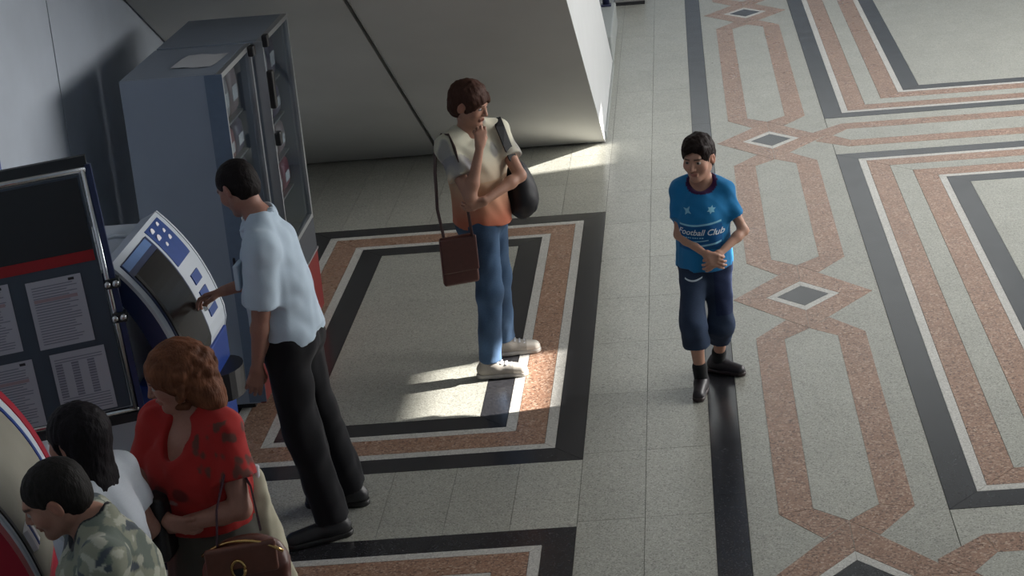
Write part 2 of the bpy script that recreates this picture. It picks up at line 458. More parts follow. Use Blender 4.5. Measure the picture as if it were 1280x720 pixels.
# side wall: a parallelogram standing on the floor from SY0 to SYB
SYB = 16.30
H2 = SL * (SYB - SY0)
vs = []
for x in (SX - 0.14, SX):
    vs += [(x - SX, 0.004, 0.0), (x - SX, SYB - SY0, 0), (x - SX, YT - SY0, sz(YT) + H2), (x - SX, YT - SY0, sz(YT) + 0.003)]
MB().add(vs, [(3, 2, 1, 0), (4, 5, 6, 7), (0, 1, 5, 4), (1, 2, 6, 5), (2, 3, 7, 6), (3, 0, 4, 7)]).build('side_wall', 'stair_white', st)
m = MB(); m.box(0.0005, 0.012, 0.1, SYB - SY0 - 0.12, 0.0, 0.06).build('skirting', 'plinth_grey', st)
for i in range(16):
    y1 = 15.9 - i * 0.29; z = 0.18 * (i + 1)
    if y1 < 11: break
    MB().box(WX + 0.01 - SX, -0.15, y1 - 0.31 - SY0, y1 - SY0, max(sz(y1 - 0.31) + 0.33, z - 0.2) if sz(y1 - .31) + .33 < z else z - 0.03, z).build('tread', 'stair_concrete', st)
o = MB().box(SX - 0.15, SX + 0.005, SYB + 0.06, 17.85, 0.0, 0.26, 0.015).build('newel_block', 'plinth_grey')
tag(o, 'pale grey newel block at the foot of the white stair wall', 'block')
po = empty('navy_post', (-0.855, 17.70, 0.26), 0, 'dark navy post standing on the newel block behind the stair', 'post')
MB().tube([(0, 0, 0.0), (0, 0, 1.7)], 0.036, 14).build('shaft', 'post_navy', po, True)
MB().box(-0.05, 0.05, -0.05, 0.05, 0.0, 0.02, 0.004).build('foot_plate', 'post_navy', po)
bn = empty('floor_box', (-0.62, 19.02, 0), 0, 'small grey floor box with a dark base far behind the stair', 'box')
MB().box(-0.2, 0.11, -0.15, 0.2, 0.03, 0.35, 0.01).build('shell', 'bin_grey', bn)
MB().box(-0.21, 0.12, -0.16, 0.21, 0.0, 0.035).build('base', 'black_plastic', bn)
MB().box(-0.19, -0.1, -0.156, -0.15, 0.06, 0.2).build('plate', 'aluminium', bn)

# ------------------------------------------------------------------ vending machines under the stair
def vending(name, loc, W, D, HT, proud, label, glass0, door_handle, rowz, inner):
    """local: x forward (front at x=0), y 0..W away from camera, z up"""
    r = empty(name, loc, 0, label, 'vending machine', 'vending machines against the left wall')
    bod = MB()
    t = 0.03
    bod.box(-D, 0, 0, t, 0.05, HT, 0.004).box(-D, 0, W - t, W, 0.05, HT, 0.004)
    bod.box(-D, 0, t, W - t, HT - 0.05, HT, 0.004).box(-D, -D + t, t, W - t, 0.05, HT - 0.05).box(-D + t, 0, t, W - t, 0.05, glass0 - 0.02)
    bod.build('cabinet_body', 'machine_grey', r)
    MB().box(-D + t, -D + t + 0.012, t, W - t, glass0 - 0.02, HT - 0.05).build('back_lining', 'machine_inside', r)
    MB().box(-0.06 if inner else -0.012, proud + 0.004, -0.004, 0.0, 0.06, HT - 0.002).build('corner_strip', 'machine_blue_edge' if inner else 'aluminium', r)
    for z in rowz:
        MB().box(-D + t + 0.012, -0.05, t, W - t, z - 0.012, z).build('shelf', 'aluminium', r)
    for fx in ((0.07, 0.12), (W - 0.12, 0.07)):
        MB().box(-D + 0.05, -0.05, fx[0] if fx[0] < W / 2 else W - 0.12, (fx[0] if fx[0] < W / 2 else W - 0.12) + 0.05, 0.0, 0.05).build('foot', 'black_plastic', r)
    # lower front: dark board, bright rail, red kick panel
    MB().box(0, proud, 0.0, W, 0.43, glass0 - 0.004, 0.003).build('lower_panel', 'machine_dark', r)
    MB().box(0, proud + 0.008, 0.0, W, 0.418, 0.43).build('rail', 'aluminium', r)
    MB().box(0, proud, 0.0, W, 0.05, 0.418, 0.003).build('kick_panel', 'machine_red', r)
    d = empty('glass_door', (0, 0, 0)); d.parent = r
    fr = MB(); e = 0.028
    fr.box(0, proud, 0, W, HT - e, HT).box(0, proud, 0, W, glass0, glass0 + e)
    fr.box(0, proud, 0, e, glass0 + e, HT - e).box(0, proud, W - e, W, glass0 + e, HT - e)
    fr.build('door_frame', 'aluminium', d)
    MB().box(proud * 0.4, proud * 0.6, e, W - e, glass0 + e, HT - e).build('pane', 'door_glass', d)
    for (y0, y1, z0, z1) in door_handle:
        MB().box(proud, proud + 0.035, y0, y1, z0, z1, 0.008).build('lock_handle', 'black_plastic', d)
    return r
vending('vending_machine', (-2.50, 9.10, 0), 0.69, 0.51, 1.90, 0.03, 'nearer grey vending machine with a sheet of paper on its top', 0.62,
        [(0.60, 0.66, 1.84, 1.90)], (0.85, 1.08, 1.31, 1.54), True)
vending('vending_machine', (-2.45, 9.825, 0), 0.715, 0.56, 1.90, 0.035, 'farther grey vending machine with a tall glass door, next to the stair', 0.62,
        [(0.01, 0.06, 1.50, 1.72), (0.01, 0.06, 1.28, 1.36), (0.0, 0.05, 1.86, 1.93)], (0.85, 1.08, 1.31, 1.54), False)
# goods behind the glass
rg = random.Random(3)
pack_cols = [(0.30, 0.08, 0.11), (0.35, 0.25, 0.27), (0.10, 0.08, 0.16), (0.42, 0.38, 0.40), (0.16, 0.05, 0.07)]
for i, c in enumerate(pack_cols): mat('pack_%d' % i, c, 0.45, noise=0.25, scale=25)
def snack(loc, w, h, k, label, group):
    r = empty('snack_packet', loc, 0, label, 'packet', group)
    m = MB()
    n = 5
    prof = [(0.004, 0), (0.02, 0.12), (0.028, 0.45), (0.02, 0.88), (0.004, 1.0)]
    for s in (0, 1):
        pass
    vs = []
    for d, t in prof:
        for sx, sy in ((-1, -1), (1, -1), (1, 1), (-1, 1)):
            vs.append((sx * d, sy * w / 2, t * h))
    fs = [(3, 2, 1, 0), (16, 17, 18, 19)]
    for i in range(4):
        for q in range(4):
            fs.append((i * 4 + q, i * 4 + (q + 1) % 4, i * 4 + 4 + (q + 1) % 4, i * 4 + 4 + q))
    m.add(vs, fs).build('wrapper', 'pack_%d' % (k % 5), r, True)
    MB().box(0.0285, 0.031, -w * 0.3, w * 0.3, h * 0.3, h * 0.6).build('printed_band', 'icon_white', r)
    return r
names = ['bottom', 'second', 'third', 'top']
pcol = ['dark red', 'pink', 'dark violet', 'pale grey', 'maroon']
for mi, (mx, my, W, who) in enumerate(((-2.50, 9.10, 0.69, 'nearer'), (-2.45, 9.825, 0.715, 'farther'))):
    for si, z in enumerate((0.85, 1.08, 1.31, 1.54)):
        ks = rg.sample(range(5), 3)
        for j in range(3):
            snack((mx - 0.085, my + 0.14 + j * (W - 0.28) / 2, z + 0.0005), 0.17, 0.19 if si < 3 else 0.27, ks[j],
                  '%s snack packet on the %s shelf of the %s vending machine' % (pcol[ks[j]], names[si], who), 'snack packets in the vending machines')
# sheet lying on the nearer machine
pp = MB()
vs = []; nx, ny = 6, 3
for i in range(nx + 1):
    for j in range(ny + 1):
        u, v = i / nx, j / ny
        vs.append((-2.795 + 0.23 * u + 0.03 * v, 9.30 + 0.29 * v - 0.03 * u, 1.9015 + 0.006 * math.sin(u * 5 + v * 3) ** 2))
fs = [(i * (ny + 1) + j, (i + 1) * (ny + 1) + j, (i + 1) * (ny + 1) + j + 1, i * (ny + 1) + j + 1) for i in range(nx) for j in range(ny)]
tag(pp.add(vs, fs).build('paper_sheet', 'paper_white', None, True), 'white sheet of paper lying on top of the nearer vending machine', 'paper')

# ------------------------------------------------------------------ self-service payment kiosks
def kiosk(loc, rotz, W, label, side, column, edge, w_frame, full=True, face='screen', trim=0.012):
    """local: front +x (lower front edge at x=0), width y 0..W, z up"""
    r = empty('payment_kiosk', loc, rotz, label, 'kiosk')
    zb, zt, xb, xt = 0.80, 1.42, 0.0, -0.29
    def curve(t, off=0.0):
        # t 0 = top edge, 1 = bottom edge; bulges outward
        x = xt + (xb - xt) * t; z = zt + (zb - zt) * t
        nx, nz = (zt - zb), (xb - xt); l = math.hypot(nx, nz); nx /= l; nz /= l
        bul = 0.055 * math.sin(math.pi * t ** 0.9) + (0.0 if t < 0.86 else -0.9 * (t - 0.86) ** 1.5)
        return x + nx * (bul + off), z + nz * (bul + off)
    def sheet(name, y0, y1, t0, t1, o0, o1, material, parent, n=12):
        vs = []; fs = []
        for i in range(n + 1):
            t = t0 + (t1 - t0) * i / n
            for y in (y0, y1):
                for o in (o0, o1):
                    x, z = curve(t, o); vs.append((x, y, z))
        for i in range(n):
            a, b = i * 4, i * 4 + 4
            fs += [(a, b, b + 1, a + 1), (a + 2, a + 3, b + 3, b + 2), (a + 1, b + 1, b + 3, a + 3), (a, a + 2, b + 2, b)]
        fs += [(0, 1, 3, 2), (n * 4, n * 4 + 2, n * 4 + 3, n * 4 + 1)]
        return MB().add(vs, fs).build(name, material, parent)
    MB().box(-0.62, -0.27, 0.0, W, 0.0, 1.37, 0.012).build('rear_cabinet', 'kiosk_white', r)
    # crease in the top cover
    MB().tube([(-0.52, W * 0.62, 1.37), (-0.44, W * 0.72, 1.376), (-0.33, W * 0.70, 1.374)], 0.01, 8).build('cover_seam', 'kiosk_white', r, True)
    MB().box(-0.27, -0.02, 0.02, W - 0.01, 0.0, 0.82, 0.01).build('column', column, r)
    hd = sheet('head', 0.0, W, 0.0, 1.0, -0.085, 0.0, 'kiosk_white', r)
    for y0, y1 in ((-trim, 0.0), (W, W + trim)):
        sheet('side_cheek', y0, y1, 0.02, 0.98, -0.10, -0.012, side, r)
        sheet('edge_trim', y0 - 0.001, y1 + 0.001, 0.0, 1.0, -0.012, 0.004, edge, r)
    sy1 = W * w_frame
    sheet('bezel', 0.045, sy1, 0.05, 0.97, 0.0, 0.006, 'kiosk_navy' if full else 'kiosk_white', r)
    sc = sheet('screen', 0.085, sy1 - 0.02, 0.16, 0.93, 0.006, 0.010, face, r)
    sheet('brand_strip', 0.05, sy1 - 0.03, 0.055, 0.115, 0.006, 0.009, 'label_sky', r)
    sheet('screen_edge_strip', 0.06, 0.085, 0.16, 0.95, 0.006, 0.012, 'black_plastic', r)  # black plastic strip beside the screen
    if not full: return r, sheet
    # icon sticker on the upper right
    s = sheet('icon_sticker', sy1 + 0.035, W - 0.045, 0.03, 0.36, 0.0, 0.003, 'label_blue', r)
    yy0, yy1 = sy1 + 0.035, W - 0.045
    for (a, t, rad) in ((0.26, 0.075, 0.021), (0.72, 0.065, 0.015), (0.26, 0.135, 0.022), (0.72, 0.125, 0.014), (0.33, 0.20, 0.013), (0.70, 0.185, 0.016)):
        x, z = curve(t, 0.003); x2, z2 = curve(t, 0.0045)
        MB().tube([(x, yy0 + (yy1 - yy0) * a, z), (x2, yy0 + (yy1 - yy0) * a, z2)], rad, 14).build('icon', 'icon_white', s)
    for (t0, t1, a0, a1) in ((0.47, 0.55, 0.25, 0.75), (0.60, 0.69, 0.2, 0.7), (0.74, 0.80, 0.25, 0.8)):
        sheet('slot', yy0 + (yy1 - yy0) * a0, yy0 + (yy1 - yy0) * a1, t0, t1, 0.0, 0.006, 'label_blue', r)
    sheet('coin_lip', yy0 + 0.01, yy1, 0.70, 0.73, 0.0, 0.02, 'aluminium', r)
    # black receipt tray below the head
    tr = MB()
    ring = [(0.0 + 0.10 * math.sin(a), W * 0.80 + 0.13 * math.cos(a)) for a in [math.pi * i / 10 for i in range(11)]]
    tr.prism([(p[0] - 0.03, p[1]) for p in ring], 0.52, 0.66).build('receipt_tray', 'black_plastic', r)
    MB().box(-0.02, -0.012, W - 0.09, W - 0.03, 0.30, 0.345).build('lock_plate', 'aluminium', r)
    MB().box(-0.30, 0.0, 0.0, W, 0.0, 0.05).build('plinth', 'kiosk_navy', r)
    return r, sheet
kiosk((-2.385, 7.60, 0), 0.0, 0.74, 'white and blue self-service payment kiosk with slanted dark screen', 'kiosk_navy', 'kiosk_blue', 'kiosk_white', 0.60)
rk, sheet2 = kiosk((-2.40, 5.69, 0), math.radians(15), 0.90, 'red-edged self-service payment kiosk at the left edge of the photo', 'kiosk_red', 'kiosk_red', 'kiosk_red', 0.88, False, 'beige_panel', 0.055)
sheet2('blue_stripe', 0.775, 0.80, 0.05, 0.95, 0.008, 0.013, 'kiosk_blue', rk)
MB().box(-0.30, 0.0, 0.0, 0.90, 0.0, 0.05).build('plinth', 'kiosk_navy', rk)
sheet2('white_slot_frame', 0.10, 0.19, 0.58, 0.70, 0.011, 0.03, 'icon_white', rk)  # raised slot frame in plain white
sheet2('slot_stripe', 0.135, 0.152, 0.575, 0.70, 0.028, 0.033, 'kiosk_blue', rk)

# ------------------------------------------------------------------ notice board on a stand
bd = empty('notice_board', (-2.61, 7.46, 0), math.radians(13), 'dark framed notice board with pinned sheets and a red line', 'notice board')
BW, BZ0, BZ1 = 0.98, 0.79, 1.92
TILT = math.radians(3.4)
pv = empty('board_panel', (0, 0, BZ0)); pv.parent = bd; pv.rotation_euler = (0, -TILT, 0)   # local: x -BW..0, z 0..h
h = BZ1 - BZ0
MB().box(-BW, -0.02, -0.004, 0.012, 0.02, h - 0.02).build('backing', 'board_grey', pv)
MB().box(-BW + 0.01, -0.03, -0.008, -0.004, h - 0.36, h - 0.03).build('header', 'board_header', pv)
MB().box(-BW + 0.01, -0.03, -0.010, -0.004, h - 0.41, h - 0.36).build('red_line', 'board_red', pv)
fr = MB().tube([(-BW - 0.02, 0, h), (0.012, 0, h)], 0.017, 10).build('frame_rail', 'chrome', pv, True)
MB().box(-BW - 0.02, 0.02, -0.006, 0.02, h + 0.014, h + 0.06).build('top_cap', 'board_header', pv)
MB().tube([(-BW - 0.02, 0, 0), (0.012, 0, 0)], 0.014, 10).build('frame_rail', 'chrome', pv, True)
MB().box(-BW - 0.02, 0.015, -0.012, 0.012, -0.055, -0.014).build('bottom_rail', 'board_header', pv)
MB().tube([(0, -0.006, 0), (0, -0.006, h)], 0.012, 10).build('frame_stile', 'chrome', pv, True)
MB().box(0.012, 0.036, -0.012, 0.012, -0.8, h + 0.02).build('post', 'kiosk_navy', pv)
MB().box(-BW - 0.036, -BW - 0.012, -0.012, 0.012, -0.8, h + 0.02).build('post', 'kiosk_navy', pv)
for z in (0.44, 0.60):
    cl = MB().box(-0.012, 0.05, -0.028, 0.02, z - 0.022, z + 0.022, 0.005).build('clamp', 'board_header', pv)
    for x in (0.0, 0.036):
        MB().tube([(x, -0.05, z + 0.006), (x, -0.026, z + 0.006)], 0.014, 12).build('clamp_knob', 'chrome', cl, True)
def sheet_of_paper(x1, z1, w, hh, cols, label, rot=0.0):
    """paper pinned on the board panel; x1,z1 = upper right corner in the panel's frame"""
    r = empty('notice_sheet', (0, 0, 0), 0, label, 'paper', 'sheets on the notice board')
    M = bd_matrix @ Matrix.Translation((x1 - w / 2, -0.0085, z1 - hh / 2)) @ Matrix.Rotation(rot, 4, 'Y')
    r.matrix_world = M
    MB().box(-w / 2, w / 2, -0.0015, 0.0, -hh / 2, hh / 2).build('sheet', 'paper', r)
    pr = MB()
    def line(xa, xb, z, t=0.004): pr.box(xa, xb, -0.0022, -0.0015, z - t / 2, z + t / 2)
    z = hh / 2 - 0.03
    rr = random.Random(int(1000 * z1))
    k = 0
    while z > -hh / 2 + 0.02:
        if cols == 1:
            line(-w / 2 + 0.02, w / 2 - 0.02 - rr.uniform(0, 0.05), z)
        else:
            cw = (w - 0.03) / cols
            for c in range(cols):
                if z < hh / 2 - 0.05 and z > -hh / 2 + 0.09:
                    line(-w / 2 + 0.015 + c * cw, -w / 2 + 0.015 + c * cw + cw * 0.45, z, 0.009)
            if not (z < hh / 2 - 0.05 and z > -hh / 2 + 0.09):
                line(-w / 2 + 0.015, w / 2 - 0.015, z)
        z -= 0.0125; k += 1
    pr.build('printed_lines', 'ink', r)
    if cols == 1:
        MB().box(w / 2 - 0.055, w / 2 - 0.03, -0.0024, -0.0015, hh / 2 - 0.022, hh / 2 - 0.010).build('stamp', 'ink_dark', r)
        MB().box(-w / 2 + 0.02, w / 2 - 0.03, -0.0023, -0.0015, hh / 2 - 0.10, hh / 2 - 0.085).build('heading', 'ink_red', r)
    return r
bpy.context.view_layer.update()
bd_matrix = pv.matrix_world.copy()
sheet_of_paper(-0.105, h - 0.455, 0.235, 0.315, 1, 'printed sheet with red heading, upper right on the notice board')
sheet_of_paper(-0.075, h - 0.80, 0.235, 0.30, 3, 'printed sheet with three columns, lower right on the notice board')
sheet_of_paper(-0.41, h - 0.44, 0.22, 0.315, 1, 'printed sheet at the left edge of the photo, upper row of the notice board')
sheet_of_paper(-0.385, h - 0.80, 0.22, 0.315, 1, 'printed sheet with a dark stamp, lower left on the notice board')
# blue and white poster edge on the wall behind the board
po2 = empty('wall_poster', (WX, 7.6, 1.15), 0, 'blue edged poster on the wall behind the notice board, cut by the left edge', 'poster')
MB().box(0.0, 0.008, 0.0, 0.62, 0.0, 0.75).build('sheet', 'kiosk_blue', po2)
MB().box(0.008, 0.010, 0.57, 0.60, 0.0, 0.75).build('border', 'icon_white', po2)
# ------------------------------------------------------------------ smooth bodies: distance fields turned into one surface
A = lambda *v: np.array(v, float)
def nrm(v):
    v = np.asarray(v, float); return v / max(np.linalg.norm(v), 1e-9)
def frame(fwd, up=(0, 0, 1)):
    """columns: right, forward, up"""
    f = nrm(fwd); r = nrm(np.cross(f, up)); u = np.cross(r, f)
    return np.stack([r, f, u], 1)

def C(a, b, ra, rb=None, k=0.03): return ('c', np.asarray(a, float), np.asarray(b, float), ra, ra if rb is None else rb, k)
def E_(c, r, R=None, k=0.03): return ('e', np.asarray(c, float), np.asarray(r, float), np.eye(3) if R is None else R, k)
def F_(a, b, ra, rb, k=0.02): return ('f', np.asarray(a, float), np.asarray(b, float), ra, rb, k)   # flat cut at b
def B_(c, r, R=None, rad=0.01, k=0.01): return ('b', np.asarray(c, float), np.asarray(r, float), np.eye(3) if R is None else R, rad, k)
def SUB(p): return ('s', p)

def prim_eval(p, X, Y, Z):
    t = p[0]
    if t == 'c' or t == 'f':
        a, b, ra, rb = p[1:5]
        ab = b - a; l2 = max(ab @ ab, 1e-9)
        px, py, pz = X - a[0], Y - a[1], Z - a[2]
        tt = (px * ab[0] + py * ab[1] + pz * ab[2]) / l2
        tc = np.clip(tt, 0, 1 if t == 'c' else 1.3)
        d = np.sqrt((px - tc * ab[0]) ** 2 + (py - tc * ab[1]) ** 2 + (pz - tc * ab[2]) ** 2) - (ra + (rb - ra) * tc)
        if t == 'f':
            d = np.maximum(d, (tt - 1) * math.sqrt(l2))
        return d
    if t == 'e':
        c, r, R = p[1:4]
        q = [(X - c[0]) * R[0, i] + (Y - c[1]) * R[1, i] + (Z - c[2]) * R[2, i] for i in range(3)]
        k0 = np.sqrt(sum((q[i] / r[i]) ** 2 for i in range(3)))
        k1 = np.sqrt(sum((q[i] / r[i] ** 2) ** 2 for i in range(3)))
        return k0 * (k0 - 1) / np.maximum(k1, 1e-6)
    if t == 'b':
        c, r, R, rad = p[1:5]
        q = [np.abs((X - c[0]) * R[0, i] + (Y - c[1]) * R[1, i] + (Z - c[2]) * R[2, i]) - (r[i] - rad) for i in range(3)]
        return np.sqrt(sum(np.maximum(v, 0) ** 2 for v in q)) + np.minimum(np.maximum(np.maximum(q[0], q[1]), q[2]), 0) - rad

def prim_bounds(p):
    if p[0] == 's': return prim_bounds(p[1])
    if p[0] in 'cf':
        a, b, ra, rb = p[1:5]
        if p[0] == 'f': b = a + (b - a) * 1.3
        m = max(ra, rb)
        return np.minimum(a, b) - m, np.maximum(a, b) + m
    if p[0] == 'e': m = np.linalg.norm(p[2]) if not np.allclose(p[3], np.eye(3)) else p[2]; m = np.minimum(m, max(p[2])); return p[1] - m, p[1] + m
    m = np.linalg.norm(p[2]); return p[1] - m, p[1] + m

def smin(a, b, k):
    h = np.maximum(k - np.abs(a - b), 0) / k
    return np.minimum(a, b) - h * h * k * 0.25

def field(prims, lo, hi, h, post=None):
    n = np.maximum(np.ceil((hi - lo) / h).astype(int) + 1, 4)
    ax = [lo[i] + np.arange(n[i]) * h for i in range(3)]
    F = np.full(n, 0.2, np.float32)
    for p in prims:
        sub = p[0] == 's'
        q = p[1] if sub else p
        k = max(q[-1], 1e-4)
        a, b = prim_bounds(q)
        pad = k + 2.5 * h + 0.008
        i0 = np.clip(np.floor((a - pad - lo) / h).astype(int), 0, n); i1 = np.clip(np.ceil((b + pad - lo) / h).astype(int) + 1, 0, n)
        if (i1 <= i0).any(): continue
        sl = tuple(slice(i0[i], i1[i]) for i in range(3))
        d = prim_eval(q, ax[0][sl[0]][:, None, None], ax[1][sl[1]][None, :, None], ax[2][sl[2]][None, None, :]).astype(np.float32)
        F[sl] = -smin(-F[sl], d, k) if sub else smin(F[sl], d, k)
    if post is not None:
        F = post(F, ax[0][:, None, None], ax[1][None, :, None], ax[2][None, None, :])
    return F, ax

def surface_nets(F, ax):
    s = F < 0
    c = np.zeros(tuple(d - 1 for d in F.shape), np.int8)
    for dx in (0, 1):
        for dy in (0, 1):
            for dz in (0, 1):
                c += s[dx:F.shape[0] - 1 + dx, dy:F.shape[1] - 1 + dy, dz:F.shape[2] - 1 + dz]
    act = (c > 0) & (c < 8)
    ids = np.argwhere(act)
    if len(ids) == 0: return np.zeros((0, 3)), np.zeros((0, 4), int)
    idx = np.full(act.shape, -1, np.int64); idx[act] = np.arange(len(ids))
    pos = np.zeros((len(ids), 3)); cnt = np.zeros(len(ids))
    for axis in range(3):
        o1, o2 = [i for i in range(3) if i != axis]
        for u in (0, 1):
            for v in (0, 1):
                a = ids.copy(); a[:, o1] += u; a[:, o2] += v
                b = a.copy(); b[:, axis] += 1
                fa = F[a[:, 0], a[:, 1], a[:, 2]]; fb = F[b[:, 0], b[:, 1], b[:, 2]]
                cr = (fa < 0) != (fb < 0)
                t = np.where(cr, fa / np.where(cr, fa - fb, 1), 0)
                p = a - ids + 0.0; p[:, axis] += t
                pos += p * cr[:, None]; cnt += cr
    pos = pos / cnt[:, None] + ids
    h = ax[0][1] - ax[0][0]
    V = np.stack([ax[i][0] + pos[:, i] * h for i in range(3)], 1)
    faces = []
    for axis in range(3):
        o1, o2 = (axis + 1) % 3, (axis + 2) % 3
        sa = [slice(None)] * 3; sb = [slice(None)] * 3
        sa[axis] = slice(0, -1); sb[axis] = slice(1, None)
        A0 = s[tuple(sa)]; B0 = s[tuple(sb)]
        for flag in (True, False):
            e = np.argwhere((A0 == flag) & (B0 != flag))
            e = e[(e[:, o1] > 0) & (e[:, o2] > 0) & (e[:, o1] < F.shape[o1] - 1) & (e[:, o2] < F.shape[o2] - 1)]
            q = []
            for du, dv in ((-1, -1), (0, -1), (0, 0), (-1, 0)):
                g = e.copy(); g[:, o1] += du; g[:, o2] += dv
                q.append(idx[g[:, 0], g[:, 1], g[:, 2]])
            q = np.stack(q, 1)
            faces.append(q if flag else q[:, ::-1])
    return V, np.concatenate(faces)

def all_bounds(prims):
    bs = [prim_bounds(p) for p in prims if p[0] != 's']
    return np.min([b[0] for b in bs], 0), np.max([b[1] for b in bs], 0)

def sdf_mesh(name, prims, h, material, parent, color, post=None, fine=(), origin=(0, 0, 0)):
    """coarse surface everywhere, finer surface inside the boxes of `fine` [(lo,hi,h)] - all one mesh"""
    lo, hi = all_bounds(prims)
    F, ax = field(prims, lo - 3 * h, hi + 3 * h, h, post)
    V, Q = surface_nets(F, ax)
    Vs, Qs = [V], []
    keep = np.ones(len(Q), bool)
    ctr = V[Q].mean(1)
    for (a, b, hf) in fine:
        keep &= ~((ctr > a).all(1) & (ctr < b).all(1))
    Qs.append(Q[keep]); off = len(V)
    for (a, b, hf) in fine:
        e = h * 0.9
        F, ax = field(prims, np.asarray(a) - e - 2 * hf, np.asarray(b) + e + 2 * hf, hf, post)
        V2, Q2 = surface_nets(F, ax)
        if len(Q2) == 0: continue
        c2 = V2[Q2].mean(1)
        k2 = ((c2 > np.asarray(a) - e) & (c2 < np.asarray(b) + e)).all(1)
        Vs.append(V2); Qs.append(Q2[k2] + off); off += len(V2)
    V = np.concatenate(Vs); Q = np.concatenate(Qs)
    used = np.zeros(len(V), bool); used[Q.ravel()] = True
    remap = np.cumsum(used) - 1
    V = V[used]; Q = remap[Q]
    me = bpy.data.meshes.new(name)
    me.vertices.add(len(V)); me.vertices.foreach_set('co', (V - np.asarray(origin)).astype(np.float32).ravel())
    me.loops.add(len(Q) * 4); me.loops.foreach_set('vertex_index', Q.astype(np.int32).ravel())
    me.polygons.add(len(Q)); me.polygons.foreach_set('loop_start', np.arange(0, len(Q) * 4, 4, dtype=np.int32))
    me.polygons.foreach_set('use_smooth', np.ones(len(Q), bool))
    me.update(calc_edges=True)
    cc = color(V) if callable(color) else np.tile(np.asarray(color, float), (len(V), 1))
    a = me.attributes.new('Col', 'FLOAT_COLOR', 'POINT')
    a.data.foreach_set('color', np.concatenate([cc, np.ones((len(V), 1))], 1).astype(np.float32).ravel())
    me.materials.append(MATS[material])
    return link(bpy.data.objects.new(name, me), parent)

def waves(X, Y, Z, seed, freq, bias=(1, 1, 1), n=5):
    r = np.random.RandomState(seed); out = 0
    for i in range(n):
        k = r.normal(size=3) * np.asarray(bias); k = k / np.linalg.norm(k) * freq * r.uniform(0.6, 1.6)
        k2 = r.normal(size=3) * freq * 0.5
        out = out + np.sin(k[0] * X + k[1] * Y + k[2] * Z + r.uniform(0, 6.28) + 1.3 * np.sin(k2[0] * X + k2[1] * Y + k2[2] * Z + r.uniform(0, 6.28)))
    return out / n
def fold_post(seed, amp, freq, bias=(1, 1, 1), cut=None):
    def post(F, X, Y, Z):
        F = F + (np.abs(F) < 0.06) * (amp * (1.3 * waves(X, Y, Z, seed, freq, bias) + 0.7 * waves(X, Y, Z, seed + 500, freq * 2.1, bias))).astype(np.float32)
        if cut is not None: F = cut(F, X, Y, Z)
        return F
    return post

# ------------------------------------------------------------------ anatomy
def ik(a, c, la, lb, hint):
    """middle joint of a two-bone limb"""
    a, c = np.asarray(a, float), np.asarray(c, float)
    d = c - a; L = np.linalg.norm(d); L2 = min(L, (la + lb) * 0.999)
    c = a + d / L * L2
    x = (la * la - lb * lb + L2 * L2) / (2 * L2)
    h = math.sqrt(max(la * la - x * x, 1e-6))
    u = d / L; p = np.asarray(hint, float); p = nrm(p - u * (p @ u))
    return a + u * x + p * h, c

def hand_prims(w, d, n, size=1.0, curl=0.5, thumb=1, spread=0.10, pinch=0.5, tcurl=0.4):
    """wrist w, direction d to the knuckles, palm normal n (palm side); thumb=+1/-1 side. Five separate fingers."""
    d = nrm(d); n = nrm(n - d * (np.asarray(n, float) @ d)); s = np.cross(n, d) * thumb      # s points to the thumb side
    z = size; P = []
    palm = 0.088 * z
    offs = [(0.030, 0.94, 0.070), (0.010, 1.0, 0.078), (-0.010, 0.96, 0.073), (-0.029, 0.86, 0.058)]
    for o, l, fl in offs:
        kn = w + d * palm * l + s * o * z
        P.append(C(w + s * o * 0.55 * z + d * 0.008 * z, kn, 0.0135 * z, 0.0105 * z, 0.016 * z))
    for i, (o, l, fl) in enumerate(offs):
        kn = w + d * palm * l + s * o * z
        ang = curl * (0.85 + 0.12 * i); dirv = d + s * spread * (1.5 - i) * 0.35
        p = kn; fl *= z
        for seg, fr in enumerate((0.45, 0.32, 0.23)):
            a = ang * (0.75, 1.9, 2.7)[seg]
            v = nrm(nrm(dirv) * math.cos(a) + n * math.sin(a))
            q = p + v * fl * fr
            P.append(C(p, q, (0.0098 - 0.0009 * seg) * z, (0.0092 - 0.0009 * seg) * z, 0.004 * z)); p = q
    b = w + d * 0.022 * z + s * 0.020 * z + n * 0.006 * z
    m = b + (s * 0.62 + d * 0.72 + n * (0.25 + 0.5 * pinch)) * 0.036 * z
    e = m + nrm(d * 1.0 + s * (0.35 - 0.9 * tcurl) + n * 0.7 * pinch) * 0.030 * z
    t = e + nrm(d * 1.0 - s * tcurl * 0.9 + n * 0.6 * pinch) * 0.024 * z
    P += [C(b, m, 0.0155 * z, 0.0115 * z, 0.014 * z), C(m, e, 0.0112 * z, 0.0102 * z, 0.005 * z), C(e, t, 0.0100 * z, 0.0085 * z, 0.005 * z)]
    return P

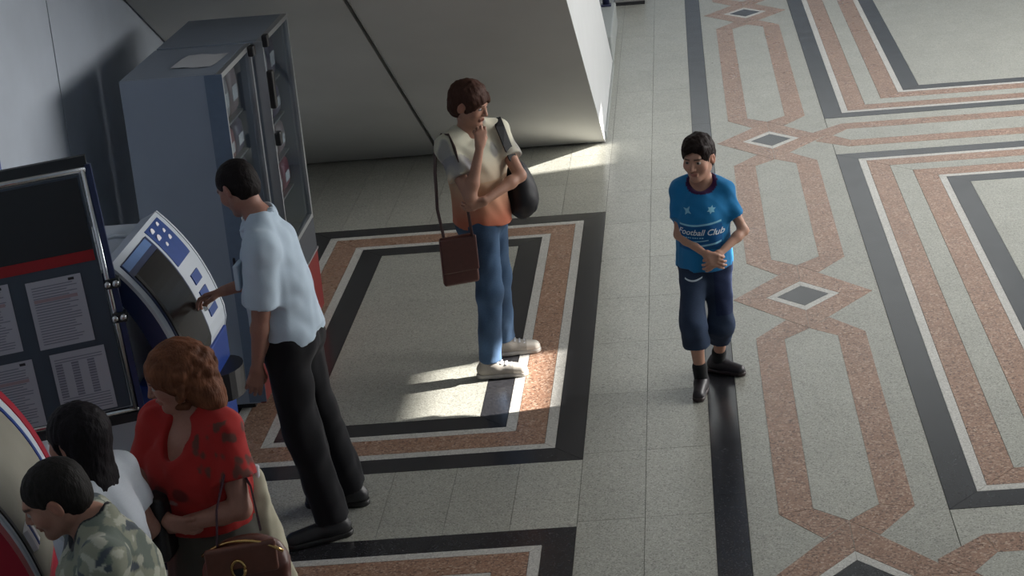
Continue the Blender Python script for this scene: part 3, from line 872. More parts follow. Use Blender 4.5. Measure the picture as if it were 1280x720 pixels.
def head_prims(c, R, s=1.0, female=False, child=False):
    """c head centre, R columns right/forward/up"""
    def w(x, y, z): return c + R @ (A(x, y, z) * s)
    P = []
    P.append(E_(w(0, -0.014, 0.034), A(0.074, 0.094, 0.082) * s, R, 0.03))
    P.append(E_(w(0, 0.028, -0.022), A(0.060, 0.064, 0.088) * s, R, 0.04 * s))
    jw = 0.046 if not (female or child) else 0.041
    ch = -0.098 if not child else -0.092
    for e in (-1, 1):
        P.append(C(w(e * jw, -0.002, -0.055), w(e * 0.013, 0.066, ch), 0.022 * s, 0.017 * s, 0.03 * s))
        P.append(E_(w(e * 0.038, 0.060, -0.026), A(0.026, 0.024, 0.028) * s, R, 0.02 * s))
    P.append(E_(w(0, 0.074, ch), A(0.018, 0.014, 0.015) * s, R, 0.02 * s))
    P.append(C(w(-0.030, 0.081, 0.026), w(0.030, 0.081, 0.026), 0.011 * s, None, 0.02 * s))
    for e in (-1, 1):
        P.append(SUB(E_(w(e * 0.031, 0.101, 0.006), A(0.017, 0.017, 0.0115) * s, R, 0.010 * s)))
    P.append(C(w(0, 0.088, 0.016), w(0, 0.109, -0.026), 0.0075 * s, 0.0105 * s, 0.012 * s))
    for e in (-1, 1):
        P.append(E_(w(e * 0.0115, 0.098, -0.031), A(0.0075, 0.010, 0.0075) * s, R, 0.006 * s))
    # lips
    P.append(C(w(-0.019, 0.088, -0.0585), w(0, 0.0965, -0.0565), 0.004 * s, 0.0058 * s, 0.006 * s))
    P.append(C(w(0.019, 0.088, -0.0585), w(0, 0.0965, -0.0565), 0.004 * s, 0.0058 * s, 0.006 * s))
    P.append(C(w(-0.015, 0.088, -0.067), w(0.015, 0.088, -0.067), 0.0065 * s, None, 0.006 * s))
    # ears
    for e in (-1, 1):
        Re = R @ np.array(Matrix.Rotation(e * 0.35, 3, 'Z') @ Matrix.Rotation(-0.15, 3, 'X'))
        P.append(E_(w(e * 0.079, -0.008, -0.006), A(0.009, 0.019, 0.033) * s, Re, 0.008 * s))
        P.append(SUB(E_(w(e * 0.090, -0.002, -0.003), A(0.009, 0.010, 0.018) * s, Re, 0.005 * s)))
    return P

def skin_color(base, heads, lip=(0.75, 0.62, 0.62), brow=(0.05, 0.035, 0.028), stubble=0.0):
    base = np.asarray(base, float)
    def f(V):
        col = np.tile(base, (len(V), 1))
        for (c, R, s) in heads:
            q = (V - c) @ R / s
            def mask(dist, r, soft): return np.clip((r - dist) / soft + 0.5, 0, 1)[:, None]
            for zc, hw, th in ((-0.0585, 0.021, 0.0055), (-0.066, 0.017, 0.006)):
                d = np.sqrt((q[:, 0] / hw) ** 2 + ((q[:, 2] - zc) / th) ** 2)
                m = mask(d, 1, 0.5) * (q[:, 1:2] > 0.07)
                col = col * (1 - m) + base * np.asarray(lip) * A(1.05, 0.8, 0.85) * m
            # dark line between the lips
            m = mask(np.sqrt((q[:, 0] / 0.019) ** 2 + ((q[:, 2] + 0.0622) / 0.0022) ** 2), 1, 0.6) * (q[:, 1:2] > 0.07)
            col = col * (1 - m) + base * 0.5 * m
            for e in (-1, 1):
                x = q[:, 0] * e
                bz = 0.026 - 0.14 * np.abs(x - 0.034) + 0.0015
                m = mask(np.maximum(np.abs(x - 0.033) / 0.021, np.abs(q[:, 2] - bz) / 0.0045), 1, 0.35) * (q[:, 1:2] > 0.05)
                col = col * (1 - m * 0.85) + np.asarray(brow) * m * 0.85
                # nostril
                m = mask(np.sqrt((x - 0.007) ** 2 + (q[:, 2] + 0.0375) ** 2 + (q[:, 1] - 0.102) ** 2), 0.005, 0.003)
                col = col * (1 - m * 0.8) + base * 0.15 * m * 0.8
                # rosy cheeks and ears
                m = mask(np.sqrt((x - 0.042) ** 2 + (q[:, 2] + 0.03) ** 2 + (q[:, 1] - 0.06) ** 2), 0.026, 0.03) * 0.35
                col = col * (1 - m) + base * A(1.10, 0.86, 0.82) * m
                m = mask(np.sqrt(((x - 0.08) / 0.014) ** 2 + ((q[:, 2] + 0.006) / 0.035) ** 2 + ((q[:, 1] + 0.006) / 0.022) ** 2), 1, 0.4) * 0.5
                col = col * (1 - m) + base * A(1.08, 0.78, 0.72) * m
            if stubble:
                m = np.clip((-0.035 - q[:, 2]) / 0.03, 0, 1)[:, None] * np.clip((q[:, 1] - 0.0) / 0.04, 0, 1)[:, None] * (np.linalg.norm(q, axis=1) < 0.2)[:, None] * stubble
                col = col * (1 - m) + base * A(0.45, 0.42, 0.45) * m
        return col
    return f

def eyes(c, R, s, parent, origin):
    for e in (-1, 1):
        g = empty('eye', (0, 0, 0)); g.parent = parent
        ce = c + R @ (A(e * 0.031, 0.0785, 0.0055) * s) - origin
        for nm, m, rad, off, sq in (('eyeball', 'eye', 0.0128, 0.0, 0.80), ('iris', 'iris', 0.0066, 0.0088, 1.0)):
            bm = bmesh.new(); bmesh.ops.create_uvsphere(bm, u_segments=14, v_segments=8, radius=1)
            ct = ce + R @ (A(0, off, -0.001) * s)
            M = Matrix.Translation(ct.tolist()) @ Matrix((R @ np.diag([rad * s * 1.05, rad * s * (1.0 if nm == 'eyeball' else 0.7), rad * s * sq])).tolist()).to_4x4()
            bm.transform(M)
            me = bpy.data.meshes.new(nm); bm.to_mesh(me); bm.free(); me.materials.append(MATS[m])
            me.polygons.foreach_set('use_smooth', [True] * len(me.polygons))
            link(bpy.data.objects.new(nm, me), g)

class Body:
    """joint positions in world metres; builds primitive lists for body and clothes"""
    def __init__(b, scale, pelvis, pf, chest, cf, neck, head, hf, hup=(0, 0, 1), feet=None, knees=None, hands=None, elbows=None,
                 sh=0.185, chw=0.160, chd=0.112, wa=0.135, wad=0.100, hip=0.160, hipd=0.115, arm=1.0, leg=1.0, head_s=1.0, breast=0.0, belly=0.0, drop=0.0, shL=None, shR=None):
        s = b.s = scale
        b.pelvis, b.chest, b.neck, b.head = (A(*v) for v in (pelvis, chest, neck, head))
        b.hs = head_s
        b.Rp = frame(pf, nrm(b.chest - b.pelvis)); b.Rc = frame(cf, nrm(b.neck - b.pelvis)); b.Rh = frame(hf, hup)
        b.dim = dict(sh=sh * s, chw=chw * s, chd=chd * s, wa=wa * s, wad=wad * s, hip=hip * s, hipd=hipd * s)
        b.arm, b.leg, b.breast, b.belly = arm * s, leg * s, breast * s, belly * s
        r, f, u = b.Rc.T
        base = b.neck - u * 0.055 * s
        b.sh = {1: base + r * sh * s - u * drop * s, -1: base - r * sh * s - u * drop * s}
        if shR is not None: b.sh[1] = A(*shR)
        if shL is not None: b.sh[-1] = A(*shL)
        b.el, b.wr = {}, {}
        if hands:
            for sd in (1, -1):
                b.el[sd], b.wr[sd] = ik(b.sh[sd], hands[sd], 0.29 * s, 0.255 * s, elbows[sd])
        rp = b.Rp[:, 0]
        b.hipj = {sd: b.pelvis + rp * sd * 0.088 * s - b.Rp[:, 2] * 0.03 * s for sd in (1, -1)}
        b.kn, b.an = {}, {}
        if feet:
            for sd in (1, -1):
                b.kn[sd], b.an[sd] = ik(b.hipj[sd], feet[sd], 0.43 * s, 0.42 * s, knees[sd])
    def torso(b, g=0.0, gd=None, low=True):
        s, d = b.s, b.dim; gd = g if gd is None else gd
        r, f, u = b.Rc.T; mid = (b.pelvis + b.chest) / 2
        P = []
        if low:
            P += [E_(b.pelvis, A(d['hip'] + g, d['hipd'] + gd, 0.13 * s + g), b.Rp, 0.05)]
            for sd in (1, -1):
                P.append(E_(b.pelvis + b.Rp @ A(sd * 0.065, -0.055, -0.045) * 1.0 * s, A(0.075 * s + g, 0.07 * s + gd, 0.085 * s + g), b.Rp, 0.04))
        P += [E_(mid + (f * b.belly * 0.6), A(d['wa'] + g, d['wad'] + gd + b.belly, 0.17 * s + g), b.Rc, 0.08 * s),
              E_(b.chest, A(d['chw'] + g, d['chd'] + gd, 0.185 * s + g), b.Rc, 0.08 * s)]
        for sd in (1, -1):
            P.append(C(b.chest + u * 0.10 * s + r * sd * 0.06 * s, b.sh[sd], 0.075 * s + g, 0.052 * s + g, 0.06 * s))
            P.append(C(b.neck + u * 0.015 * s - f * 0.012 * s + r * sd * 0.02 * s, b.sh[sd] + u * 0.01 * s, 0.042 * s + g * 0.9, 0.040 * s + g * 1.1, 0.05 * s))
            if b.breast:
                P.append(E_(b.chest + r * sd * 0.075 * s + f * (d['chd'] * 0.75) - u * 0.015 * s, A(1, 1, 1) * (b.breast + g), b.Rc, 0.04))
        return P
    def neckp(b):
        hb = b.head + b.Rh @ (A(0, -0.022, -0.055) * b.hs)
        return [C(b.neck - b.Rc[:, 2] * 0.02 * b.s, hb, 0.054 * b.s, 0.050 * b.hs, 0.03)]
    def armp(b, sd, g=0.0, stop=None, gend=None):
        a, e, w = b.sh[sd], b.el[sd], b.wr[sd]; t = b.arm
        if stop is not None:
            if stop <= 1: return [F_(a, a + (e - a) * stop, 0.052 * t + g, 0.046 * t + (g if gend is None else gend), 0.03)]
            return [C(a, e, 0.052 * t + g, 0.040 * t + g, 0.03), F_(e, e + (w - e) * (stop - 1), 0.040 * t + g, 0.034 * t + g, 0.02)]
        m = e + (w - e) * 0.28
        return [C(a, e, 0.050 * t + g, 0.038 * t + g, 0.03), C(e, m, 0.037 * t + g, 0.039 * t + g, 0.02), C(m, w, 0.039 * t + g, 0.025 * t + g, 0.02)]
    def legp(b, sd, g=0.0, stop=None, gk=None, ge=None):
        h, k, a = b.hipj[sd], b.kn[sd], b.an[sd]; t = b.leg
        gk = g if gk is None else gk; ge = gk if ge is None else ge
        if stop is not None and stop <= 1:
            return [F_(h, h + (k - h) * stop, 0.086 * t + g, 0.062 * t + ge, 0.04)]
        P = [C(h, k, 0.086 * t + g, 0.056 * t + gk, 0.04)]
        if stop is not None:
            e = k + (a - k) * (stop - 1)
            return P + [F_(k, e, 0.056 * t + gk, (0.056 + (0.042 - 0.056) * (stop - 1)) * t + ge, 0.04)]
        c = k + (a - k) * 0.30
        bk = -nrm(np.cross(nrm(a - k), np.cross(b.Rp[:, 1], nrm(a - k))))
        cal = c + (-b.Rp[:, 1]) * 0.014 * t
        return P + [C(k, cal, 0.052 * t + g, 0.055 * t + g, 0.03), C(cal, a, 0.055 * t + g, 0.036 * t + g, 0.03)]

def shoe(b_an, direction, s, parent, origin, mat_up, mat_sole, col_up, col_sole, name='shoe', length=0.27, high=0.0, toe_col=None):
    """one shoe on the floor below the ankle; parts upper, sole"""
    d = nrm(A(direction[0], direction[1], 0)); R = frame(d)
    o = A(b_an[0], b_an[1], 0)
    L = length * s
    g = empty(name, (0, 0, 0)); g.parent = parent
    def w(x, y, z): return o + R @ A(x, y, z)
    up = [C(w(0, -0.045 * s, 0.05 * s), w(0, 0.02 * s, 0.055 * s), 0.040 * s, 0.041 * s, 0.03),
          C(w(0, 0.02 * s, 0.052 * s), w(0.004, L - 0.115 * s, 0.032 * s), 0.042 * s, 0.038 * s, 0.03),
          C(w(0, -0.02 * s, 0.06 * s), w(0, -0.02 * s, 0.085 * s + high), 0.043 * s, 0.042 * s, 0.02)]
    cut = lambda F, X, Y, Z: np.maximum(F, 0.022 * s - Z)
    f = (lambda V: np.where((((V - o) @ R)[:, 1:2] > L - 0.155 * s), np.asarray(toe_col), np.asarray(col_up))) if toe_col is not None else col_up
    sdf_mesh('upper', up, 0.006, mat_up, g, f, cut, origin=origin)
    so = [C(w(0, -0.048 * s, 0.014), w(0, 0.03 * s, 0.014), 0.041 * s, 0.041 * s, 0.02), C(w(0, 0.03 * s, 0.014), w(0.004, L - 0.113 * s, 0.014), 0.041 * s, 0.040 * s, 0.02)]
    cut2 = lambda F, X, Y, Z: np.maximum(np.maximum(F, Z - 0.027 * s), 0.0005 - Z)
    sdf_mesh('sole', so, 0.006, mat_sole, g, col_sole, cut2, origin=origin)
    return g

def box_around(pts, pad): 
    pts = np.array(pts); return pts.min(0) - pad, pts.max(0) + pad
# ------------------------------------------------------------------ people
def hair_cap(b, grow, face_c, face_r, cuts=(), extra=(), seed=1, amp=0.003, freq=120, bias=(1, 1, 0.4)):
    c, R, s = b.head, b.Rh, b.hs
    def w(x, y, z): return c + R @ (A(x, y, z) * s)
    P = [E_(w(0, -0.016, 0.036), A(0.076 + grow, 0.096 + grow, 0.084 + grow) * s, R, 0.02)]
    P += [E_(w(0, -0.045, -0.02), A(0.066 + grow * 0.7, 0.062 + grow * 0.8, 0.075) * s, R, 0.03)]
    P += list(extra(w, R, s)) if callable(extra) else list(extra)
    P.append(SUB(E_(w(*face_c), A(*face_r) * s, R, 0.008)))
    for e in (-1, 1):
        P.append(SUB(E_(w(e * 0.088, 0.004, -0.012), A(0.024, 0.024, 0.036) * s, R, 0.008)))
    for q in cuts: P.append(SUB(E_(w(*q[0]), A(*q[1]) * s, R, 0.012)))
    return P, fold_post(seed, amp, freq, bias)

def person(name, loc, label):
    return empty(name, loc, 0, label, 'person')

# ============ boy in the blue t-shirt
root = A(-0.02, 9.08, 0)
boy = person('person', root, 'boy in a blue printed t-shirt and long denim shorts, hands held together')
cf = (-0.18, -0.98, 0)
b = Body(0.80, (-0.040, 9.09, 0.715), (-0.10, -0.99, 0), (-0.03, 9.085, 0.955), cf, (-0.022, 9.10, 1.125), (-0.030, 9.065, 1.268), (-0.36, -0.93, -0.12),
         feet={1: (-0.105, 8.985, 0.075), -1: (-0.005, 9.210, 0.075)}, knees={1: (-0.10, -1, 0), -1: (0.10, -1, 0)},
         hands={1: (-0.03, 8.895, 0.795), -1: (0.045, 8.905, 0.790)}, elbows={1: (-1, 0.5, -0.6), -1: (1, 0.5, -0.6)},
         sh=0.143, drop=0.012, chw=0.140, chd=0.102, wa=0.130, wad=0.098, hip=0.150, hipd=0.110, arm=0.85, leg=0.92, head_s=0.98)
skin = (0.50, 0.285, 0.205)
pr = b.torso() + b.neckp() + head_prims(b.head, b.Rh, b.hs, child=True)
for sd in (1, -1): pr += b.armp(sd) + b.legp(sd)
hR = hand_prims(b.wr[1], (0.85, -0.35, -0.45), (0.35, 0.75, -0.25), 0.84, 0.55, 1, tcurl=0.5)
hL = hand_prims(b.wr[-1], (-0.72, -0.5, -0.50), (-0.45, 0.75, -0.25), 0.84, 0.60, -1, tcurl=0.5)
pr += hR + hL
hb = box_around([b.wr[1] + A(-0.02, -0.10, -0.12), b.wr[-1] + A(0.03, 0.05, 0.05)], 0.02)
sdf_mesh('body', pr, 0.009, 'skin', boy, skin_color(skin, [(b.head, b.Rh, b.hs)], brow=(0.03, 0.02, 0.015)),
         fine=[(b.head - 0.125, b.head + 0.135, 0.0036), (hb[0], hb[1], 0.0036)], origin=root)
eyes(b.head, b.Rh, b.hs, boy, root)
hp, hpost = hair_cap(b, 0.012, (0, 0.100, -0.042), (0.074, 0.080, 0.104), cuts=[((0, -0.06, -0.135), (0.12, 0.09, 0.055))],
                     extra=lambda w, R, s: [C(w(-0.050, 0.058, 0.074), w(0.035, 0.074, 0.070), 0.022 * s, 0.020 * s, 0.02)], seed=3, amp=0.0035)
sdf_mesh('hair', hp, 0.0045, 'hair', boy, (0.016, 0.010, 0.009), hpost, origin=root)
# t-shirt
def shirt_boy(V):
    col = np.tile(A(0.016, 0.185, 0.42), (len(V), 1))
    q = (V - b.chest) @ b.Rc
    side = np.abs(q[:, 0]) > 0.115
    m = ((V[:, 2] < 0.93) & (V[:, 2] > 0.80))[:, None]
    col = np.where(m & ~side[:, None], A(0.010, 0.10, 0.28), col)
    dn = np.linalg.norm(V - (b.neck + A(0, -0.03, 0.005)), axis=1)
    col = np.where((dn < 0.083)[:, None] , A(0.045, 0.012, 0.06), col)
    return col
tp = b.torso(0.014, 0.016)
for sd in (1, -1): tp += b.armp(sd, 0.008, stop=0.62, gend=0.018)
tp += [F_(b.chest, b.pelvis + A(0, -0.005, -0.035), 0.13, 0.142, 0.06)]
tp.append(SUB(E_(b.neck + b.Rc @ A(0, 0.045, 0.025), A(0.062, 0.075, 0.060), b.Rc, 0.01)))
tp.append(SUB(E_(b.neck + A(0, 0.0, 0.06), A(0.062, 0.066, 0.065), b.Rc, 0.01)))
tshirt = sdf_mesh('t_shirt', tp, 0.0065, 'cotton', boy, shirt_boy, fold_post(11, 0.0075, 28, (1, 1, 0.5), lambda F, X, Y, Z: np.maximum(F, 0.672 + 0.02 * X - Z)), origin=root)
# shorts
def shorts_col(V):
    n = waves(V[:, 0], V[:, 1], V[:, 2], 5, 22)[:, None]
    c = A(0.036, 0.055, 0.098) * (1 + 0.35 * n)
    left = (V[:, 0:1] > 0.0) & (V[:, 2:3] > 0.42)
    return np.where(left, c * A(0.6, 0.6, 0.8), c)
sp = [p for p in b.torso(0.016) if p[1][2] < 0.80]
for sd in (1, -1): sp += [C(b.hipj[sd], b.kn[sd], 0.078, 0.066, 0.04), F_(b.kn[sd] + A(0, 0.012, 0), b.kn[sd] + A(0, 0.008, 0) + (b.an[sd] - b.kn[sd]) * 0.36, 0.066, 0.072, 0.05)]
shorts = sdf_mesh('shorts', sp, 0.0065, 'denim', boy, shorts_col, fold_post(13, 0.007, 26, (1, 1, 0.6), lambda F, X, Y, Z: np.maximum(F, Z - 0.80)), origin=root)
for sd, dr in ((1, (-0.12, -1)), (-1, (0.88, -0.48))):
    shoe(b.an[sd], dr, 0.84, boy, root, 'leather', 'leather', (0.022, 0.018, 0.022), (0.035, 0.022, 0.022), length=0.265)
    sdf_mesh('sock', [C(b.an[sd] + A(0, 0, -0.01), b.an[sd] + (b.kn[sd] - b.an[sd]) * 0.20, 0.037, 0.040, 0.02)], 0.006, 'cotton', boy, (0.016, 0.017, 0.018), origin=root)

# prints wrapped on the shirt: project flat shapes along the chest's forward axis
from mathutils.bvhtree import BVHTree
def project_on(target, name, verts2d, faces, center, R, material, parent, origin, off=0.0022):
    me = target.data
    bvh = BVHTree.FromPolygons([v.co[:] for v in me.vertices], [tuple(p.vertices) for p in me.polygons])
    out = []
    for x, z in verts2d:
        p = np.asarray(center) + R @ A(x, 0.45, z) - origin
        d = -R[:, 1]
        hit = bvh.ray_cast(Vector(p.tolist()), Vector(d.tolist()), 1.0)
        if hit[0] is None:
            hp_ = np.asarray(center) + R @ A(x, 0.02, z) - origin; out.append(hp_)
        else:
            out.append(np.array(hit[0]) + R[:, 1] * off)
    return mesh_obj(name, out, faces, material, parent)
def strip2d(x0, x1, z0, z1, n=20, bend=0.0, tilt=0.0):
    vs, fs = [], []
    for i in range(n + 1):
        t = i / n; x = x0 + (x1 - x0) * t; dz = bend * (2 * t - 1) ** 2 + tilt * (t - 0.5)
        vs += [(x, z0 + dz), (x, z1 + dz)]
        if i: a = 2 * i; fs.append((a - 2, a, a + 1, a - 1))
    return vs, fs
def text2d(body, size, shear=0.3, off=0.0):
    cu = bpy.data.curves.new('lettering_curve', 'FONT'); cu.body = body; cu.size = size; cu.shear = shear; cu.align_x = 'CENTER'; cu.offset = off
    cu.resolution_u = 3
    ob = bpy.data.objects.new('lettering_curve', cu); COL.objects.link(ob)
    bpy.context.view_layer.update()
    dg = bpy.context.evaluated_depsgraph_get()
    me = ob.evaluated_get(dg).to_mesh()
    bm = bmesh.new(); bm.from_mesh(me)
    bmesh.ops.triangulate(bm, faces=bm.faces)
    bmesh.ops.subdivide_edges(bm, edges=[e for e in bm.edges if e.calc_length() > 0.012], cuts=1)
    bm.verts.index_update()
    v = [(q.co.x, q.co.y) for q in bm.verts]; f = [[q.index for q in p.verts] for p in bm.faces]
    bm.free(); ob.evaluated_get(dg).to_mesh_clear()
    bpy.data.objects.remove(ob); bpy.data.curves.remove(cu)
    return v, f
Rv = b.Rc.copy()
# mirrored x so that lettering reads left to right from in front
Rt = np.stack([-Rv[:, 0], Rv[:, 1], Rv[:, 2]], 1)
cc = b.chest
def deco(nm, vf, dx, dz, material): 
    v, f = vf; return project_on(tshirt, nm, [(x + dx, z + dz) for x, z in v], f, cc, Rt, material, tshirt, root)
deco('white_stripe', strip2d(-0.105, 0.112, -0.026, -0.016, bend=0.006, tilt=0.016), 0, 0, 'print_cyan')
deco('lettering', text2d('Football Club', 0.044, 0.35, 0.0006), 0.004, -0.075, 'print_white')
dv, df = [], []
for i in range(9):
    v_, f_ = strip2d(-0.085 + i * 0.0125, -0.085 + i * 0.0125 + (0.009 if i % 3 else 0.006), -0.093, -0.087, n=2)
    df += [tuple(q + len(dv) for q in f) for f in f_]; dv += v_
deco('small_print', (dv, df), 0, 0, 'print_cyan')
deco('white_stripe', strip2d(-0.09, 0.05, -0.112, -0.107, bend=0.004, tilt=0.006), 0, 0, 'print_cyan')
deco('white_stripe', strip2d(-0.10, 0.112, -0.138, -0.128, bend=0.010, tilt=0.018), 0, 0, 'print_cyan')
def star2d(n, r0, r1, rot=0.0):
    vs = [(0, 0)] + [((r0 if i % 2 == 0 else r1) * math.sin(rot + math.pi * i / n), (r0 if i % 2 == 0 else r1) * math.cos(rot + math.pi * i / n)) for i in range(2 * n)]
    return vs, [(0, 1 + i, 1 + (i + 1) % (2 * n)) for i in range(2 * n)]
deco('emblem', star2d(4, 0.026, 0.010, 0.5), -0.060, 0.052, 'print_cyan')
deco('emblem', star2d(6, 0.022, 0.012, 0.2), 0.066, 0.058, 'print_cyan')
pk = strip2d(-0.05, 0.04, -0.004, 0.004, bend=0.010)
project_on(shorts, 'pocket_trim', [(x - 0.055, z) for x, z in pk[0]], pk[1], A(-0.03, 9.05, 0.625), Rt, 'print_white', shorts, root, 0.003)

# ============ youth leaning his chin on his fist
root = A(-1.25, 9.50, 0)
ym = person('person', root, 'youth in a pale and orange t-shirt and jeans, fist at his chin')
b = Body(0.965, (-1.235, 9.50, 0.905), (0.85, -0.50, 0), (-1.248, 9.480, 1.175), (0.62, -0.78, 0), (-1.258, 9.485, 1.385), (-1.240, 9.455, 1.545), (0.86, -0.40, -0.30),
         feet={1: (-1.265, 9.355, 0.085), -1: (-1.215, 9.660, 0.085)}, knees={1: (1, -0.2, 0), -1: (1, 0.1, 0)},
         hands={1: (-1.172, 9.262, 1.395), -1: (-1.205, 9.275, 1.030)}, elbows={1: (0.1, -0.6, -1), -1: (0.9, 0.1, -0.8)},
         sh=0.170, chw=0.145, chd=0.104, wa=0.128, wad=0.096, hip=0.145, hipd=0.110, arm=0.90, leg=0.90, head_s=1.0)
b.kn[1] = A(-1.232, 9.385, 0.485); b.kn[-1] = A(-1.205, 9.61, 0.485)
b.hipj = {1: A(-1.235, 9.42, 0.87), -1: A(-1.20, 9.575, 0.87)}
b.el[1] = A(-1.262, 9.235, 1.085); b.wr[1] = A(-1.190, 9.300, 1.345)
b.el[-1] = A(-1.005, 9.435, 1.125); b.wr[-1] = A(-1.185, 9.245, 1.060)
skin = (0.40, 0.215, 0.150)
pr = b.torso() + b.neckp() + head_prims(b.head, b.Rh, b.hs)
for sd in (1, -1): pr += b.armp(sd) + b.legp(sd)
hR = hand_prims(b.wr[1], (0.10, 0.22, 1.0), (-0.35, 0.85, -0.15), 0.92, 0.95, 1, pinch=0.6, tcurl=0.5)
hL = hand_prims(b.wr[-1], (-0.95, -0.10, -0.25), (0.1, 0.9, 0.35), 0.92, 0.45, -1)
pr += hR + hL
f1 = box_around([b.wr[1] + A(-0.06, -0.06, -0.01), b.wr[1] + A(0.09, 0.11, 0.16)], 0.01)
f2 = box_around([b.wr[-1] + A(-0.19, -0.06, -0.10), b.wr[-1] + A(0.02, 0.06, 0.05)], 0.01)
sdf_mesh('body', pr, 0.009, 'skin', ym, skin_color(skin, [(b.head, b.Rh, b.hs)], brow=(0.06, 0.03, 0.02)),
         fine=[(b.head - 0.125, b.head + 0.135, 0.0036), (f2[0], f2[1], 0.004)], origin=root)
eyes(b.head, b.Rh, b.hs, ym, root)
hp, hpost = hair_cap(b, 0.018, (0.0, 0.108, -0.056), (0.084, 0.078, 0.094), cuts=[((0, -0.05, -0.152), (0.13, 0.10, 0.055))],
                     extra=lambda w, R, s: [C(w(0.055, 0.050, 0.062), w(-0.030, 0.084, 0.050), 0.024 * s, 0.018 * s, 0.03), C(w(0.070, 0.005, 0.04), w(0.070, 0.038, 0.022), 0.018, 0.008, 0.02), C(w(-0.070, 0.005, 0.04), w(-0.070, 0.038, 0.022), 0.018, 0.008, 0.02), C(w(0.04, -0.065, -0.045), w(-0.04, -0.065, -0.045), 0.028, None, 0.03)],
                     seed=8, amp=0.005, freq=75)
sdf_mesh('hair', hp, 0.0045, 'hair', ym, (0.060, 0.028, 0.020), hpost, origin=root)
def shirt_ym(V):
    t = np.clip((1.36 - V[:, 2]) / 0.46, 0, 1)[:, None]
    c0, c1, c2 = A(0.62, 0.60, 0.48), A(0.58, 0.40, 0.26), A(0.52, 0.17, 0.10)
    c = np.where(t < 0.5, c0 + (c1 - c0) * np.clip(t * 2 - 0.3, 0, 1), c1 + (c2 - c1) * (t * 2 - 1))
    n = waves(V[:, 0], V[:, 1], V[:, 2], 21, 30)[:, None]
    q = (V - b.chest) @ b.Rc
    m = np.clip((n - 0.18) * 5, 0, 1) * np.clip((V[:, 2:3] - 1.10) * 10, 0, 1) * np.clip((q[:, 1:2] + 0.02) * 30, 0, 1)
    c = c * (1 - 0.65 * m) + A(0.16, 0.16, 0.19) * 0.65 * m
    d = (np.linalg.norm(V - (b.sh[1] + (b.el[1] - b.sh[1]) * 0.42), axis=1) < 0.085)[:, None] * np.clip(n * 4 + 0.6, 0, 1)
    return c * (1 - 0.6 * d) + A(0.20, 0.20, 0.23) * 0.6 * d
tp = b.torso(0.014, 0.016)
for sd in (1, -1): tp += b.armp(sd, 0.012, stop=0.60, gend=0.026)
tp += [F_(b.chest, b.pelvis + A(0, 0, -0.06), 0.135, 0.150, 0.06)]
tp.append(SUB(E_(b.neck + A(0, 0, 0.055), A(0.075, 0.078, 0.062), b.Rc, 0.01)))
sdf_mesh('t_shirt', tp, 0.0065, 'cotton', ym, shirt_ym, fold_post(15, 0.009, 26, (1, 1, 0.7), lambda F, X, Y, Z: np.maximum(F, 0.868 + 0.01 * np.sin(X * 30) - Z)), origin=root)
def jeans_col(V):
    n = waves(V[:, 0], V[:, 1], V[:, 2], 6, 26)[:, None]
    k = np.clip((V[:, 1:2] - 9.52) * 6, 0, 0.3)
    return A(0.055, 0.100, 0.175) * (1 + 0.45 * n) * (1 - k * 0.4)
sp = [p for p in b.torso(0.014) if p[1][2] < 0.98]
for sd in (1, -1): sp += b.legp(sd, 0.016, stop=1.97, gk=0.020, ge=0.026)
sdf_mesh('jeans', sp, 0.0065, 'denim', ym, jeans_col, fold_post(17, 0.0045, 32, (1, 1, 1.4), lambda F, X, Y, Z: np.maximum(F, Z - 1.0)), origin=root)
for sd, dr in ((1, (1, 0.02)), (-1, (1, 0.10))):
    g = shoe(b.an[sd], dr, 0.97, ym, root, 'nylon', 'leather', (0.30, 0.28, 0.25), (0.40, 0.38, 0.35), length=0.285, toe_col=(0.50, 0.47, 0.42), name='sneaker')
    d = nrm(A(dr[0], dr[1], 0)); sdv = A(-d[1], d[0], 0)
    for i in range(4):
        p = b.an[sd] * A(1, 1, 0) + d * (0.035 + 0.026 * i) + A(0, 0, 0.098 - 0.008 * i) - root
        MB().strap([p + sdv * 0.028 - A(0, 0, 0.008), p + A(0, 0, 0.004), p - sdv * 0.028 - A(0, 0, 0.008)], d.tolist(), 0.009, 0.004).build('lace', 'paper_white', g)
# black backpack on his left shoulder
bp = empty('backpack', (-1.02, 9.55, 0.88), 0, 'black backpack hanging from the left shoulder of the youth in the orange t-shirt', 'backpack')
o = A(-1.02, 9.55, 0.88)
Rb = frame((0.9, 0.35, 0))
P = [E_((-1.035, 9.60, 1.005), (0.125, 0.075, 0.165), Rb, 0.03), E_((-1.025, 9.59, 0.955), (0.135, 0.085, 0.11), Rb, 0.05)]
sdf_mesh('bag_body', P, 0.007, 'nylon', bp, (0.010, 0.010, 0.013), fold_post(4, 0.003, 35), origin=o)
P2 = [E_((-0.975, 9.575, 0.95), (0.085, 0.035, 0.085), Rb, 0.02)]
sdf_mesh('front_pocket', P2, 0.007, 'nylon', bp, (0.013, 0.014, 0.02), origin=o)
ps = [(-1.005, 9.50, 1.10), (-1.035, 9.470, 1.20), (-1.065, 9.468, 1.30), (-1.095, 9.510, 1.385), (-1.120, 9.585, 1.415), (-1.130, 9.66, 1.38), (-1.10, 9.71, 1.25), (-1.06, 9.69, 1.12)]
ps = [tuple(A(*p) - o) for p in ps]
MB().strap(ps, (0.7, 0.7, 0.1), 0.05, 0.010).build('strap', 'nylon', bp, False, (0.010, 0.010, 0.012))
